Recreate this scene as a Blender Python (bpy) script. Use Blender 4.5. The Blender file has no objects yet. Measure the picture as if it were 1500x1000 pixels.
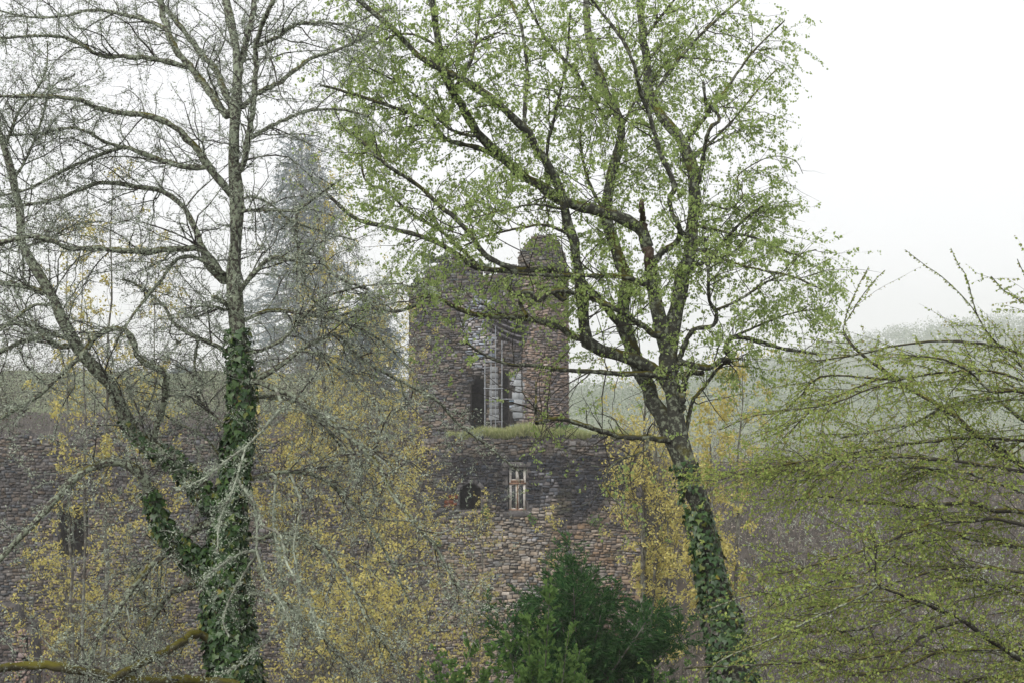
import bpy, math, random
import numpy as np
rng = np.random.default_rng(7); random.seed(7)
S = bpy.context.scene
COL = S.collection

# ------------------------------------------------------------------ camera, sky, sun, exposure
F = 2083.0                      # focal length in photo pixels (50 mm on 36 mm)
TH = math.atan(60 / F)          # camera tilts up a little: horizon at row 560
CAM = np.array([0.0, 0.0, 10.0])
cam = bpy.data.cameras.new('camera'); cam.lens = 50; cam.sensor_width = 36
cam.clip_start = 0.1; cam.clip_end = 6000
co = bpy.data.objects.new('camera', cam); COL.objects.link(co)
co.location = CAM; co.rotation_euler = (math.pi / 2 + TH, 0, 0); S.camera = co

W = bpy.data.worlds.new('World'); S.world = W; W.use_nodes = True
nt = W.node_tree; bg = nt.nodes['Background']
sky = nt.nodes.new('ShaderNodeTexSky'); sky.sky_type = 'NISHITA'; sky.sun_disc = False
sky.sun_elevation = math.radians(44); sky.sun_rotation = math.radians(215)
sky.dust_density = 4.0
mixw = nt.nodes.new('ShaderNodeMix'); mixw.data_type = 'RGBA'
mixw.inputs[0].default_value = 0.93                     # an even cloud deck over the whole sky
nt.links.new(sky.outputs[0], mixw.inputs[6])
mixw.inputs[7].default_value = (7.0, 7.0, 7.1, 1)
nt.links.new(mixw.outputs[2], bg.inputs[0]); bg.inputs[1].default_value = 0.1
sun = bpy.data.lights.new('sun', 'SUN'); sun.energy = 1.5; sun.angle = math.radians(35); sun.color = (1, 0.97, 0.92)
so = bpy.data.objects.new('sun', sun); COL.objects.link(so)
so.rotation_euler = (math.radians(46), 0, math.radians(-35))
S.view_settings.view_transform = 'Standard'; S.view_settings.look = 'None'
S.view_settings.exposure = 0.72; S.view_settings.gamma = 1; S.view_settings.use_curve_mapping = False
c = S.cycles
c.max_bounces = 8; c.diffuse_bounces = 2; c.glossy_bounces = 1; c.transmission_bounces = 3
c.volume_bounces = 6; c.transparent_max_bounces = 6; c.caustics_reflective = False; c.caustics_refractive = False

# ------------------------------------------------------------------ helpers
Fv = np.array([0, math.cos(TH), math.sin(TH)]); Uv = np.array([0, -math.sin(TH), math.cos(TH)]); Xv = np.array([1.0, 0, 0])
def P(px, py, d):
    px, py, d = np.broadcast_arrays(np.asarray(px, float), np.asarray(py, float), np.asarray(d, float))
    return CAM + ((px - 750) / F * d)[..., None] * Xv + ((500 - py) / F * d)[..., None] * Uv + d[..., None] * Fv
def PY(px, py, Y):
    py = np.asarray(py, float)
    d = Y / (math.cos(TH) - (500 - py) / F * math.sin(TH))
    return P(px, py, d)
def zz(py, Y): return float(PY(750, py, Y)[2])
def xx(px, Y): return (px - 750) / F * Y
def nrm(v): return v / (np.linalg.norm(v, axis=-1, keepdims=True) + 1e-9)

def tag(o, label=None, cat=None, group=None, kind=None):
    if label: o['label'] = label
    if cat: o['category'] = cat
    if group: o['group'] = group
    if kind: o['kind'] = kind
    return o
def empty(name, loc, *a, **k):
    o = bpy.data.objects.new(name, None); COL.objects.link(o); o.location = [float(q) for q in loc]; o.empty_display_size = .2
    return tag(o, *a, **k)
def link(name, me, parent=None, mat=None):
    if mat is not None: me.materials.append(mat)
    o = bpy.data.objects.new(name, me); COL.objects.link(o)
    if parent is not None:
        o.parent = parent
        o.matrix_parent_inverse = parent.matrix_basis.inverted()
    return o
def mesh(name, V, Q=None, T=None, smooth=True, col=None):
    V = np.ascontiguousarray(V, dtype=np.float32).reshape(-1, 3)
    me = bpy.data.meshes.new(name)
    loops = []; starts = []; n = 0
    for arr in (Q, T):
        if arr is None or len(arr) == 0: continue
        arr = np.asarray(arr, dtype=np.int32); k = arr.shape[1]
        loops.append(arr.ravel()); starts.append(n + np.arange(len(arr), dtype=np.int32) * k); n += arr.size
    loops = np.concatenate(loops); starts = np.concatenate(starts)
    me.vertices.add(len(V)); me.vertices.foreach_set('co', V.ravel())
    me.loops.add(len(loops)); me.loops.foreach_set('vertex_index', loops)
    me.polygons.add(len(starts)); me.polygons.foreach_set('loop_start', starts)
    me.update(calc_edges=True)
    if smooth: me.polygons.foreach_set('use_smooth', np.ones(len(starts), dtype=bool))
    if col is not None:
        a = me.color_attributes.new('Col', 'FLOAT_COLOR', 'POINT')
        c4 = np.ones((len(V), 4), dtype=np.float32); c4[:, :3] = col
        a.data.foreach_set('color', c4.ravel())
    me.validate()
    return me
class Soup:
    def __init__(s): s.V = []; s.Q = []; s.T = []; s.C = []; s.n = 0
    def add(s, V, Q=None, T=None, C=None):
        V = np.asarray(V, float).reshape(-1, 3); s.V.append(V)
        if Q is not None: s.Q.append(np.asarray(Q) + s.n)
        if T is not None: s.T.append(np.asarray(T) + s.n)
        if C is not None: s.C.append(np.broadcast_to(np.asarray(C, float), V.shape))
        s.n += len(V)
    def box(s, a, b, C=None):
        x0, y0, z0 = a; x1, y1, z1 = b
        s.add([(x0,y0,z0),(x1,y0,z0),(x1,y1,z0),(x0,y1,z0),(x0,y0,z1),(x1,y0,z1),(x1,y1,z1),(x0,y1,z1)],
              [(0,3,2,1),(4,5,6,7),(0,1,5,4),(1,2,6,5),(2,3,7,6),(3,0,4,7)], C=C)
    def build(s, name, smooth=False):
        return mesh(name, np.concatenate(s.V), np.concatenate(s.Q) if s.Q else None, np.concatenate(s.T) if s.T else None,
                    smooth, np.concatenate(s.C) if s.C else None)

def tubes(soup, pts, rad, k):
    """pts (M,N,3), rad (M,N): M tapering tubes with k sides"""
    M, N, _ = pts.shape
    t = nrm(np.gradient(pts, axis=1))
    mean = nrm(pts[:, -1] - pts[:, 0])
    ref = np.where(np.abs(mean[:, 2:3]) > .7, np.array([[1., .2, 0]]), np.array([[0, 0, 1.]]))[:, None, :]
    a = nrm(np.cross(t, np.broadcast_to(ref, t.shape))); b = np.cross(t, a)
    th = np.arange(k) * 2 * math.pi / k
    V = pts[:, :, None, :] + rad[:, :, None, None] * (a[:, :, None, :] * np.cos(th)[None, None, :, None] + b[:, :, None, :] * np.sin(th)[None, None, :, None])
    m, n, q = np.meshgrid(np.arange(M), np.arange(N - 1), np.arange(k), indexing='ij')
    i = lambda mm, nn, qq: ((mm * N + nn) * k + qq % k)
    Qd = np.stack([i(m, n, q), i(m, n, q + 1), i(m, n + 1, q + 1), i(m, n + 1, q)], -1).reshape(-1, 4)
    soup.add(V, Qd)

def resample(p, n):
    p = np.asarray(p, float)
    if len(p) == 2: p = np.stack([p[0], (p[0] + p[1]) / 2, p[1]])
    e = np.concatenate([[2 * p[0] - p[1]], p, [2 * p[-1] - p[-2]]])
    t = np.linspace(0, 1, 8, endpoint=False)[:, None]; out = []
    for i in range(1, len(e) - 2):
        a, b, c_, d = e[i - 1], e[i], e[i + 1], e[i + 2]
        out.append(.5 * (2 * b + (c_ - a) * t + (2 * a - 5 * b + 4 * c_ - d) * t**2 + (-a + 3 * b - 3 * c_ + d) * t**3))
    out.append(p[-1:]); q = np.concatenate(out)
    s = np.concatenate([[0], np.cumsum(np.linalg.norm(np.diff(q, axis=0), axis=1))])
    u = np.linspace(0, s[-1], n)
    return np.stack([np.interp(u, s, q[:, j]) for j in range(p.shape[1])], 1)

def grow(pp, pr, per_m, ln, n, ang=(35, 70), t0=.12, wig=.22, trop=(0, 0, 0), flat=1.0, rr=.5, rlen=.011, tip=.18, rmax=.05, taper=.6, rmin=.0012):
    """children of paths pp (L,N,3): count by length, random angles, a wandering path each"""
    L, N, _ = pp.shape
    seg = np.linalg.norm(np.diff(pp, axis=1), axis=2); length = seg.sum(1)
    M = max(1, int(length.sum() * per_m))
    li = rng.choice(L, M, p=length / length.sum())
    t = t0 + (1 - t0) * rng.random(M); f = t * (N - 1); i = np.minimum(f.astype(int), N - 2); w = (f - i)[:, None]
    pos = pp[li, i] * (1 - w) + pp[li, i + 1] * w
    tan = nrm(pp[li, i + 1] - pp[li, i])
    r_at = pr[li, i] * (1 - w[:, 0]) + pr[li, i + 1] * w[:, 0]
    rv = rng.normal(size=(M, 3)) * np.array([1, 1, flat]); perp = nrm(rv - (rv * tan).sum(1, keepdims=True) * tan)
    a = np.radians(rng.uniform(*ang, M))[:, None]
    d = nrm(tan * np.cos(a) + perp * np.sin(a))
    Ln = rng.uniform(ln[0], ln[1], M) * (1 - taper * t)
    pts = np.zeros((M, n, 3)); pts[:, 0] = pos
    tr = np.asarray(trop, float)
    for k in range(1, n):
        d = nrm(d + rng.normal(size=(M, 3)) * wig * np.array([1, 1, flat]) + tr)
        pts[:, k] = pts[:, k - 1] + d * (Ln / (n - 1))[:, None]
    r0 = np.clip(np.minimum(r_at * rr, Ln * rlen), rmin, rmax)
    rad = r0[:, None] * np.linspace(1, tip, n)[None]
    return pts, rad

def sample_on(pts, per_m, t0=.1):
    L, N, _ = pts.shape
    length = np.linalg.norm(np.diff(pts, axis=1), axis=2).sum(1); M = int(length.sum() * per_m)
    li = rng.choice(L, M, p=length / length.sum()); t = t0 + (1 - t0) * rng.random(M)
    f = t * (N - 1); i = np.minimum(f.astype(int), N - 2); w = (f - i)[:, None]
    return pts[li, i] * (1 - w) + pts[li, i + 1] * w, nrm(pts[li, i + 1] - pts[li, i])

LEAF = {'blade': np.array([(0,0,0),(.40,.45,.05),(0,1,-.06),(-.40,.45,.05)]), 'oval': np.array([(0,0,0),(.34,.30,.05),(.36,.62,.06),(0,1,-.08),(-.36,.62,.06),(-.34,.30,.05)]),
        'ivy': np.array([(0,0,0),(.42,-.12,-.05),(.52,.30,-.02),(.24,.46,.03),(0,1,-.12),(-.24,.46,.03),(-.52,.30,-.02),(-.42,-.12,-.05)])}
def leaves(soup, pos, axis, size, shape='blade', spread=.5, width=1.0, nrmdir=None):
    """one small folded blade at every pos, pointing along axis"""
    M = len(pos); L = LEAF[shape]; k = len(L)
    y = nrm(axis + rng.normal(size=(M, 3)) * spread)
    z = rng.normal(size=(M, 3)) if nrmdir is None else nrmdir + rng.normal(size=(M, 3)) * .35
    x = nrm(np.cross(y, z)); z = np.cross(x, y)
    s = np.asarray(size)[:, None, None] if np.ndim(size) else size
    V = pos[:, None, :] + s * (x[:, None] * L[None, :, 0:1] * width + y[:, None] * L[None, :, 1:2] + z[:, None] * L[None, :, 2:3])
    b = np.arange(M)[:, None] * k
    if k == 4: soup.add(V, b + np.array([[0, 1, 2, 3]]))
    elif k == 6:
        soup.add(V, np.concatenate([b + np.array([[0, 1, 2, 3]]), b + np.array([[0, 3, 4, 5]])]))
    else:
        soup.add(V, np.concatenate([b + np.array([[0, 1, 2, 3]]), b + np.array([[0, 5, 6, 7]]), b + np.array([[0, 3, 4, 5]])]))

# ------------------------------------------------------------------ materials
def mat(name):
    m = bpy.data.materials.new(name); m.use_nodes = True
    n = m.node_tree.nodes; n.clear(); out = n.new('ShaderNodeOutputMaterial')
    return m, m.node_tree, out
def N_(t, kind, **k):
    n = t.nodes.new(kind)
    for a, v in k.items(): setattr(n, a, v)
    return n
def ramp(t, src, stops):
    r = t.nodes.new('ShaderNodeValToRGB'); e = r.color_ramp.elements
    while len(e) < len(stops): e.new(.5)
    for q, (p, cc) in zip(e, stops): q.position = p; q.color = (*cc, 1)
    t.links.new(src, r.inputs[0]); return r.outputs[0]
def noise(t, scale, detail=4, rough=.6, vec=None):
    n = t.nodes.new('ShaderNodeTexNoise'); n.inputs['Scale'].default_value = scale; n.inputs['Detail'].default_value = detail; n.inputs['Roughness'].default_value = rough
    if vec is None:
        g = t.nodes.new('ShaderNodeNewGeometry'); vec = g.outputs['Position']
    t.links.new(vec, n.inputs['Vector']); return n.outputs[0]
def mixc(t, f, a, b):
    m = t.nodes.new('ShaderNodeMix'); m.data_type = 'RGBA'
    for s, v in ((m.inputs[0], f), (m.inputs[6], a), (m.inputs[7], b)):
        if isinstance(v, (int, float)): s.default_value = v
        elif isinstance(v, tuple): s.default_value = (*v, 1)
        else: t.links.new(v, s)
    return m.outputs[2]
def math_(t, op, a, b=0.0):
    m = t.nodes.new('ShaderNodeMath'); m.operation = op; m.use_clamp = True
    for s, v in ((m.inputs[0], a), (m.inputs[1], b)):
        if isinstance(v, (int, float)): s.default_value = v
        else: t.links.new(v, s)
    return m.outputs[0]
def finish(t, out, colr, rough=.9, bump=None, bs=.4, bd=.02):
    p = t.nodes.new('ShaderNodeBsdfPrincipled'); p.inputs['Roughness'].default_value = rough
    p.inputs['Specular IOR Level'].default_value = .25
    if isinstance(colr, tuple): p.inputs['Base Color'].default_value = (*colr, 1)
    else: t.links.new(colr, p.inputs['Base Color'])
    if bump is not None:
        b = t.nodes.new('ShaderNodeBump'); b.inputs['Strength'].default_value = bs; b.inputs['Distance'].default_value = bd
        t.links.new(bump, b.inputs['Height']); t.links.new(b.outputs[0], p.inputs['Normal'])
    t.links.new(p.outputs[0], out.inputs[0]); return p
def bark(name, dark, mid, lichen, lo, hi, moss=0.0, scale=14, mosscol=(.11, .10, .015)):
    m, t, out = mat(name)
    base = mixc(t, noise(t, scale * 3, 4), dark, mid)
    f = ramp(t, noise(t, scale, 5, .65), [(lo, (0, 0, 0)), (hi, (1, 1, 1))])
    colr = mixc(t, f, base, lichen)
    if moss:
        g = t.nodes.new('ShaderNodeNewGeometry'); sx = t.nodes.new('ShaderNodeSeparateXYZ'); t.links.new(g.outputs['Normal'], sx.inputs[0])
        up = math_(t, 'MULTIPLY_ADD', sx.outputs[2], .35)
        up = math_(t, 'ADD', math_(t, 'MULTIPLY', sx.outputs[2], .3), noise(t, 3.2, 3))
        f2 = ramp(t, up, [(.75 - .3 * moss, (0, 0, 0)), (.9 - .3 * moss, (1, 1, 1))])
        colr = mixc(t, f2, colr, mosscol)
    finish(t, out, colr, .95, noise(t, scale * 2.2, 6, .7), .7, .012)
    return m
def leafmat(name, a, b, trans=.45, cc=None):
    m, t, out = mat(name)
    g = t.nodes.new('ShaderNodeNewGeometry')
    stops = [(0, a), (1, b)] if cc is None else [(0, a), (.75, b), (1, cc)]
    colr = ramp(t, g.outputs['Random Per Island'], stops)
    d = t.nodes.new('ShaderNodeBsdfDiffuse'); tr = t.nodes.new('ShaderNodeBsdfTranslucent'); mx = t.nodes.new('ShaderNodeMixShader')
    t.links.new(colr, d.inputs[0]); t.links.new(colr, tr.inputs[0]); mx.inputs[0].default_value = trans
    t.links.new(d.outputs[0], mx.inputs[1]); t.links.new(tr.outputs[0], mx.inputs[2]); t.links.new(mx.outputs[0], out.inputs[0])
    return m
def ivymat(name):
    m, t, out = mat(name)
    g = t.nodes.new('ShaderNodeNewGeometry'); oi = t.nodes.new('ShaderNodeObjectInfo')
    r = math_(t, 'FRACT', math_(t, 'ADD', g.outputs['Random Per Island'], 0.0))
    colr = ramp(t, r, [(0, (.015, .045, .012)), (.5, (.035, .085, .02)), (.93, (.07, .13, .03)), (1, (.2, .2, .03))])
    p = finish(t, out, colr, .42); p.inputs['Specular IOR Level'].default_value = .45
    return m
def ivyobj(name):
    m, t, out = mat(name)
    oi = t.nodes.new('ShaderNodeObjectInfo')
    colr = ramp(t, oi.outputs['Random'], [(0, (.015, .045, .012)), (.5, (.035, .085, .02)), (.93, (.07, .13, .03)), (1, (.22, .2, .03))])
    p = finish(t, out, colr, .42); p.inputs['Specular IOR Level'].default_value = .45
    return m
def stonemat(name, objcol):
    m, t, out = mat(name)
    if objcol: s = N_(t, 'ShaderNodeObjectInfo').outputs['Color']
    else: s = N_(t, 'ShaderNodeAttribute', attribute_name='Col').outputs['Color']
    n1 = ramp(t, noise(t, 2.2, 6, .7), [(.3, (.55, .54, .54)), (.7, (1.35, 1.33, 1.3))])
    mm = t.nodes.new('ShaderNodeMix'); mm.data_type = 'RGBA'; mm.blend_type = 'MULTIPLY'; mm.inputs[0].default_value = 1
    t.links.new(s, mm.inputs[6]); t.links.new(n1, mm.inputs[7])
    mo = ramp(t, noise(t, .55, 5, .65), [(.60, (0, 0, 0)), (.74, (.75, .75, .75))])
    li = ramp(t, noise(t, 5.5, 4, .6), [(.63, (0, 0, 0)), (.72, (.6, .6, .6))])
    colr = mixc(t, li, mixc(t, mo, mm.outputs[2], (.055, .06, .025)), (.36, .36, .32))
    finish(t, out, colr, .95, noise(t, 16, 6, .7), .6, .04)
    return m
def plain(name, a, b, scale=6, rough=.85, metal=0):
    m, t, out = mat(name)
    p = finish(t, out, mixc(t, ramp(t, noise(t, scale, 5, .7), [(.35, (0, 0, 0)), (.65, (1, 1, 1))]), a, b), rough, noise(t, scale * 4, 4), .3, .01)
    p.inputs['Metallic'].default_value = metal
    return m

M_LT = bark('lichen_bark', (.030, .027, .023), (.10, .092, .075), (.28, .32, .23), .45, .55, .25, 30)
M_LTW = bark('lichen_twig_bark', (.022, .018, .018), (.08, .07, .065), (.30, .33, .27), .47, .60, 0, 9)
M_DEAD = bark('pale_lichen_twig', (.10, .095, .08), (.20, .2, .16), (.36, .40, .31), .42, .56, 0, 12)
M_MOSS = bark('mossy_bark', (.04, .036, .02), (.11, .10, .05), (.34, .36, .25), .55, .66, .75, 12)
M_BI = bark('birch_bark', (.022, .022, .018), (.09, .09, .075), (.27, .30, .22), .50, .62, .5, 16)
M_BIW = bark('birch_twig_bark', (.028, .022, .02), (.07, .06, .05), (.22, .25, .18), .54, .68, 0, 8)
M_SNAG = bark('split_wood', (.035, .024, .018), (.13, .085, .062), (.20, .18, .14), .52, .66, 0, 26)
M_HB = bark('hornbeam_bark', (.022, .02, .018), (.075, .07, .055), (.30, .33, .24), .53, .66, .35, 12)
M_BG = bark('grove_bark', (.05, .045, .04), (.13, .12, .10), (.26, .27, .22), .45, .65, .2, 5)
M_SCRUB = bark('scrub_twig', (.05, .042, .040), (.17, .145, .135), (.30, .29, .25), .45, .65, 0, 2)
M_LICH = leafmat('lichen_tuft', (.28, .33, .25), (.47, .52, .41), .2)
M_BUD = leafmat('bud', (.09, .05, .035), (.17, .12, .06), .2)
M_BLEAF = leafmat('birch_leaf', (.25, .36, .10), (.50, .60, .24), .5)
M_HLEAF = leafmat('hornbeam_leaf', (.22, .30, .075), (.42, .50, .15), .45, (.34, .27, .13))
M_YEL = leafmat('yellow_blossom', (.44, .38, .11), (.68, .60, .23), .4, (.44, .47, .18))
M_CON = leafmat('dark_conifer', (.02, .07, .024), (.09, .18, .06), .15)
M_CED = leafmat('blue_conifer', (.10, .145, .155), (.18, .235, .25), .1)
M_SHR = leafmat('shrub_leaf', (.09, .18, .05), (.20, .32, .09), .4)
M_GRS = leafmat('grass_blade', (.27, .33, .12), (.55, .55, .29), .35)
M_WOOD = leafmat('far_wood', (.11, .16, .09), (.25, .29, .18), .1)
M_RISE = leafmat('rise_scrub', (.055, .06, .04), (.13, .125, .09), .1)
M_LIT = leafmat('leaf_litter', (.10, .08, .06), (.42, .37, .33), .2, (.30, .33, .14))
M_IVY = ivymat('ivy_leaf_mass'); M_IVO = ivyobj('ivy_leaf')
M_STO = stonemat('stone_single', True); M_STM = stonemat('stone_mass', False)
M_MOR = plain('old_mortar', (.045, .042, .041), (.12, .11, .102), 3)
M_GRD = plain('leafy_ground', (.028, .025, .02), (.085, .07, .055), .8)
M_FAR = plain('far_ground', (.09, .12, .06), (.18, .20, .11), .05)
M_FRM = plain('weathered_white_paint', (.52, .48, .42), (.80, .78, .74), 6, .7)
M_BRW = plain('bare_brown_timber', (.19, .105, .065), (.34, .22, .15), 8, .8)
M_GLS = plain('dark_pane', (.02, .022, .025), (.05, .055, .06), 2, .12)
M_STL = plain('galvanised_steel', (.24, .26, .28), (.38, .40, .43), 5, .45, .3)
M_ASH = plain('pale_ashlar', (.24, .265, .29), (.44, .46, .48), 1.6)

# ------------------------------------------------------------------ ground
WY = 75.0                                   # the curtain wall's front plane
WX1 = xx(936, WY)
def ss(a, b, v): 
    t = np.clip((v - a) / (b - a), 0, 1); return t * t * (3 - 2 * t)
def height(x, y):
    base = np.interp(y, [-60, 3, 9, 14, 20, 40, 60, 75.5], [9, 8.2, 6.2, 4.7, 3.4, -0.9, -5.6, -6.2])
    left = np.where(y < 76.8, base, np.interp(y, [76.8, 77.6, 95, 130, 170, 260, 420, 560, 900], [-6.2, 6.6, 7.0, 9.3, 11.5, 2, -4, -2, 6]))
    right = np.interp(y, [-60, 3, 9, 14, 20, 40, 56, 70, 88, 110, 190, 300], [9, 8.2, 6.2, 4.7, 3.4, -0.9, -3.8, 1.0, 4.6, 4.0, -6, -4])
    ang = x / np.maximum(y, 1)
    far = ss(480, 1120, y) * (-1 + 54 * ss(.03, .36, ang))
    right = right + far
    w = ss(7.2, 9.5, x) * ss(40, 60, y) + 0 * x
    wf = ss(-.12, -.02, ang)
    w = np.where(y < 82, w, np.maximum(w * 0, wf) * ss(82, 98, y) + w * (1 - ss(82, 98, y)))
    h = left * (1 - w) + right * w
    return h + .25 * np.sin(x * .7 + y * .31) * np.sin(y * .53 - x * .2) * np.clip(y / 20, .3, 1)
def sheet(name, xs, ys, m):
    X, Y = np.meshgrid(xs, ys); V = np.stack([X, Y, height(X, Y)], -1)
    nx, ny = len(xs), len(ys); i, j = np.meshgrid(np.arange(nx - 1), np.arange(ny - 1)); a = j * nx + i
    me = mesh(name, V, np.stack([a, a + 1, a + nx + 1, a + nx], -1).reshape(-1, 4))
    return link(name, me, None, m)
ys = np.concatenate([np.arange(-60, 76, 2.0), [76.0, 76.8, 77.2, 77.6], np.arange(79, 130, 3), np.arange(130, 300, 9), np.arange(300, 1500, 24)])
xs = np.concatenate([np.arange(-600, -60, 15), np.arange(-60, 60, 1.5), np.arange(60, 700, 14)])
tag(sheet('ground', xs, ys[ys < 107], M_GRD), 'leaf littered sloping ground under the trees', 'ground', kind='structure')
tag(sheet('valley', xs, np.concatenate([ys[ys < 107][-1:], ys[ys >= 107]]), M_FAR), 'green valley floor and far hillside', 'valley', kind='structure')

# ------------------------------------------------------------------ castle masonry
VAR = []
for k in range(10):     # shared stone shapes: unit block, front towards -y, worn front edges
    j = lambda s: random.uniform(-s, s)
    b = [(-.5+j(.04), 0, -.5+j(.06)), (.5+j(.04), 0, -.5+j(.06)), (.5+j(.04), 0, .5+j(.06)), (-.5+j(.04), 0, .5+j(.06))]
    f = [(x * .96 + j(.05), -.6 + j(.15), z * .93 + j(.06)) for x, _, z in b]
    g = [(x * .74 + j(.10), -1.0 + j(.25), z * .66 + j(.10)) for x, _, z in b]
    g = [(x * .86 + j(.08), -1.0 + j(.25), z * .80 + j(.08)) for x, _, z in b]; Vv = np.array(b + g)
    Qs = [(0,1,5,4),(1,2,6,5),(2,3,7,6),(3,0,4,7),(4,5,6,7)]
    me = mesh('stone', Vv, np.array(Qs), smooth=False); me.materials.append(M_STO); VAR.append((me, Vv, np.array(Qs)))

def masonry(parent, path, zlo, ztop, colour, holes=(), thick=1.1, cw=(.14, .44), ch=(.10, .20), singles=0, single_ok=None, proud=.07, backing=True):
    """backing wall in narrow columns with real openings, faced with single stones laid in courses along a plan path"""
    path = np.asarray(path, float); seg = np.linalg.norm(np.diff(path, axis=0), axis=1); cum = np.concatenate([[0], np.cumsum(seg)])
    def at(u):
        i = int(np.clip(np.searchsorted(cum, u, 'right') - 1, 0, len(seg) - 1)); w = (u - cum[i]) / seg[i]
        p = path[i] * (1 - w) + path[i + 1] * w; d = (path[i + 1] - path[i]) / seg[i]
        return p, d, np.array([d[1], -d[0]])           # outward normal (towards the camera for a path running +x)
    inside = lambda x, z: any(h(x, z) for h in holes)
    if backing:
        so_ = Soup(); du = .16
        for u in np.arange(0, cum[-1] - 1e-6, du):
            p, d, n = at(u + du / 2); q0 = p - d * du / 2; q1 = p + d * du / 2; top = ztop(p[0])
            zs = np.arange(zlo, top, .1); ok = np.array([not inside(p[0], z + .05) for z in zs])
            a = None
            for z, o in zip(list(zs) + [top], list(ok) + [False]):
                if o and a is None: a = z
                if not o and a is not None:
                    B = [q0, q1, q1 - n * thick, q0 - n * thick]
                    V = [(b[0], b[1], a) for b in B] + [(b[0], b[1], z) for b in B]
                    so_.add(V, [(0,3,2,1),(4,5,6,7),(0,1,5,4),(1,2,6,5),(2,3,7,6),(3,0,4,7)]); a = None
        link('wall_core', so_.build('wall_core'), parent, M_MOR)
    items = []; z = zlo
    while True:
        hgt = random.uniform(*ch); u = random.uniform(-.3, 0)
        if z > zlo + 60: break
        anyrow = False
        while u < cum[-1]:
            w = random.uniform(*cw) * random.choice((.7, 1, 1, 1.25)); uc = u + w / 2; hs = hgt * random.choice((.55, .8, .9, 1, 1.1, 1.3))
            if 0 < uc < cum[-1]:
                p, d, n = at(uc); zc = z + hgt / 2 + .09 * math.sin(uc * 1.3 + z * .7) + random.uniform(-.035, .035)
                if zc + hgt * .4 < ztop(p[0]) + random.uniform(-.12, .10):
                    anyrow = True
                    x_ = p[0]
                    if random.random() > .025 and not any(inside(x_ + sx * w * .42, zc + sz * hgt * .4) for sx in (-1, 0, 1) for sz in (-1, 1)):
                        items.append((p, d, n, zc, w * random.uniform(.82, .98), hs * .95, random.uniform(.5, 1.5) * proud, colour(x_, zc)))
            u += w
        z += hgt
        if not anyrow: break
    cand = [i for i, it in enumerate(items) if single_ok is None or single_ok(it[0][0], it[3])]
    cand.sort(key=lambda i: -items[i][4] * items[i][5]); one = set(cand[:singles])
    so_ = Soup()
    for i, (p, d, n, zc, w, h_, pr, cc) in enumerate(items):
        k = random.randrange(len(VAR)); me, Vv, Qs = VAR[k]
        if i in one:
            o = link('stone', me, parent); o.location = (p[0], p[1], zc); o.rotation_euler = (0, random.gauss(0, .07), math.atan2(d[1], d[0]))
            o.scale = (w, pr, h_); o.color = (*cc, 1)
        else:
            ti = random.gauss(0, .07); la = Vv[:, 0] * w - ti * Vv[:, 2] * h_
            V = np.empty_like(Vv); V[:, 0] = p[0] + d[0] * la - n[0] * Vv[:, 1] * pr
            V[:, 1] = p[1] + d[1] * la - n[1] * Vv[:, 1] * pr; V[:, 2] = zc + Vv[:, 2] * h_ + ti * Vv[:, 0] * w
            so_.add(V, Qs, C=cc)
    if so_.n: tag(link('stone_facing', so_.build('stone_facing'), parent, M_STM), kind='stuff')
    return items

def vn(x, z, s=1.0):   # cheap smooth noise
    return .5 + .25 * math.sin(x * 1.7 * s + 2.1 * math.sin(z * 1.1 * s)) + .25 * math.sin(z * 2.3 * s + 1.7 * math.sin(x * .9 * s + 1))
def lerp3(a, b, t): return tuple(a[i] * (1 - t) + b[i] * t for i in range(3))
SLATE, TAN, MAUVE, RUST = (.036, .037, .043), (.27, .238, .20), (.125, .116, .110), (.16, .095, .05)
def vary(cc, s=.4):
    k = 1 + random.uniform(-s, s) + (random.random() < .06) * .6; h = random.uniform(-.03, .03) * (sum(cc) / .6)
    return (max(.01, cc[0] * k + h), max(.01, cc[1] * k), max(.01, cc[2] * k - h))
def wall_col(x, z):
    px = 750 + x / WY * F; py = 560 - (z - 10) / WY * F
    low = float(ss(735, 775, py + 50 * (vn(x, z) - .5)))
    cc = lerp3(SLATE, TAN, low)
    cc = lerp3(cc, MAUVE, float(ss(690, 610, px)) * .8)
    if px > 800: cc = lerp3(cc, RUST, low * .6 * vn(x + 3, z, 1.4))
    if 640 < py < 668: cc = lerp3(cc, TAN, .35)
    if 778 < px + 12 * math.sin(py * .05) < 806 and 690 < py < 790: cc = lerp3(cc, (.33, .33, .35), random.uniform(0, .45))   # lime run-off under the sill
    if abs(px - 661) < 9 and abs(py - 733) < 8: return vary((.17, .062, .038), .3)                          # a few red bricks
    return vary(cc)
wz = lambda py: zz(py, WY)
def wtop(x):
    px = 750 + x / WY * F
    base = np.interp(px, [-400, -60, 100, 260, 420, 560, 640, 700, 936], [640, 628, 640, 618, 640, 632, 640, 640, 640])
    return wz(base) + .12 * math.sin(x * 3.1) + .07 * math.sin(x * 7.7)
ax0, ax1, azt, azb = xx(674, WY), xx(705, WY), wz(708), wz(746)
def hole_arch(x, z):
    if not (ax0 < x < ax1 and azb < z < azt): return False
    t = (x - (ax0 + ax1) / 2) / ((ax1 - ax0) / 2); return z < azt - .42 * (1 - math.sqrt(max(0, 1 - t * t)))
wx0, wx1, wzt, wzb = xx(746, WY), xx(770, WY), wz(684), wz(748)
hole_win = lambda x, z: wx0 < x < wx1 and wzb < z < wzt
dx0, dx1, dzt, dzb = xx(88, WY), xx(131, WY), wz(742), wz(818)
hole_door = lambda x, z: dx0 < x < dx1 and dzb < z < dzt

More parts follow.
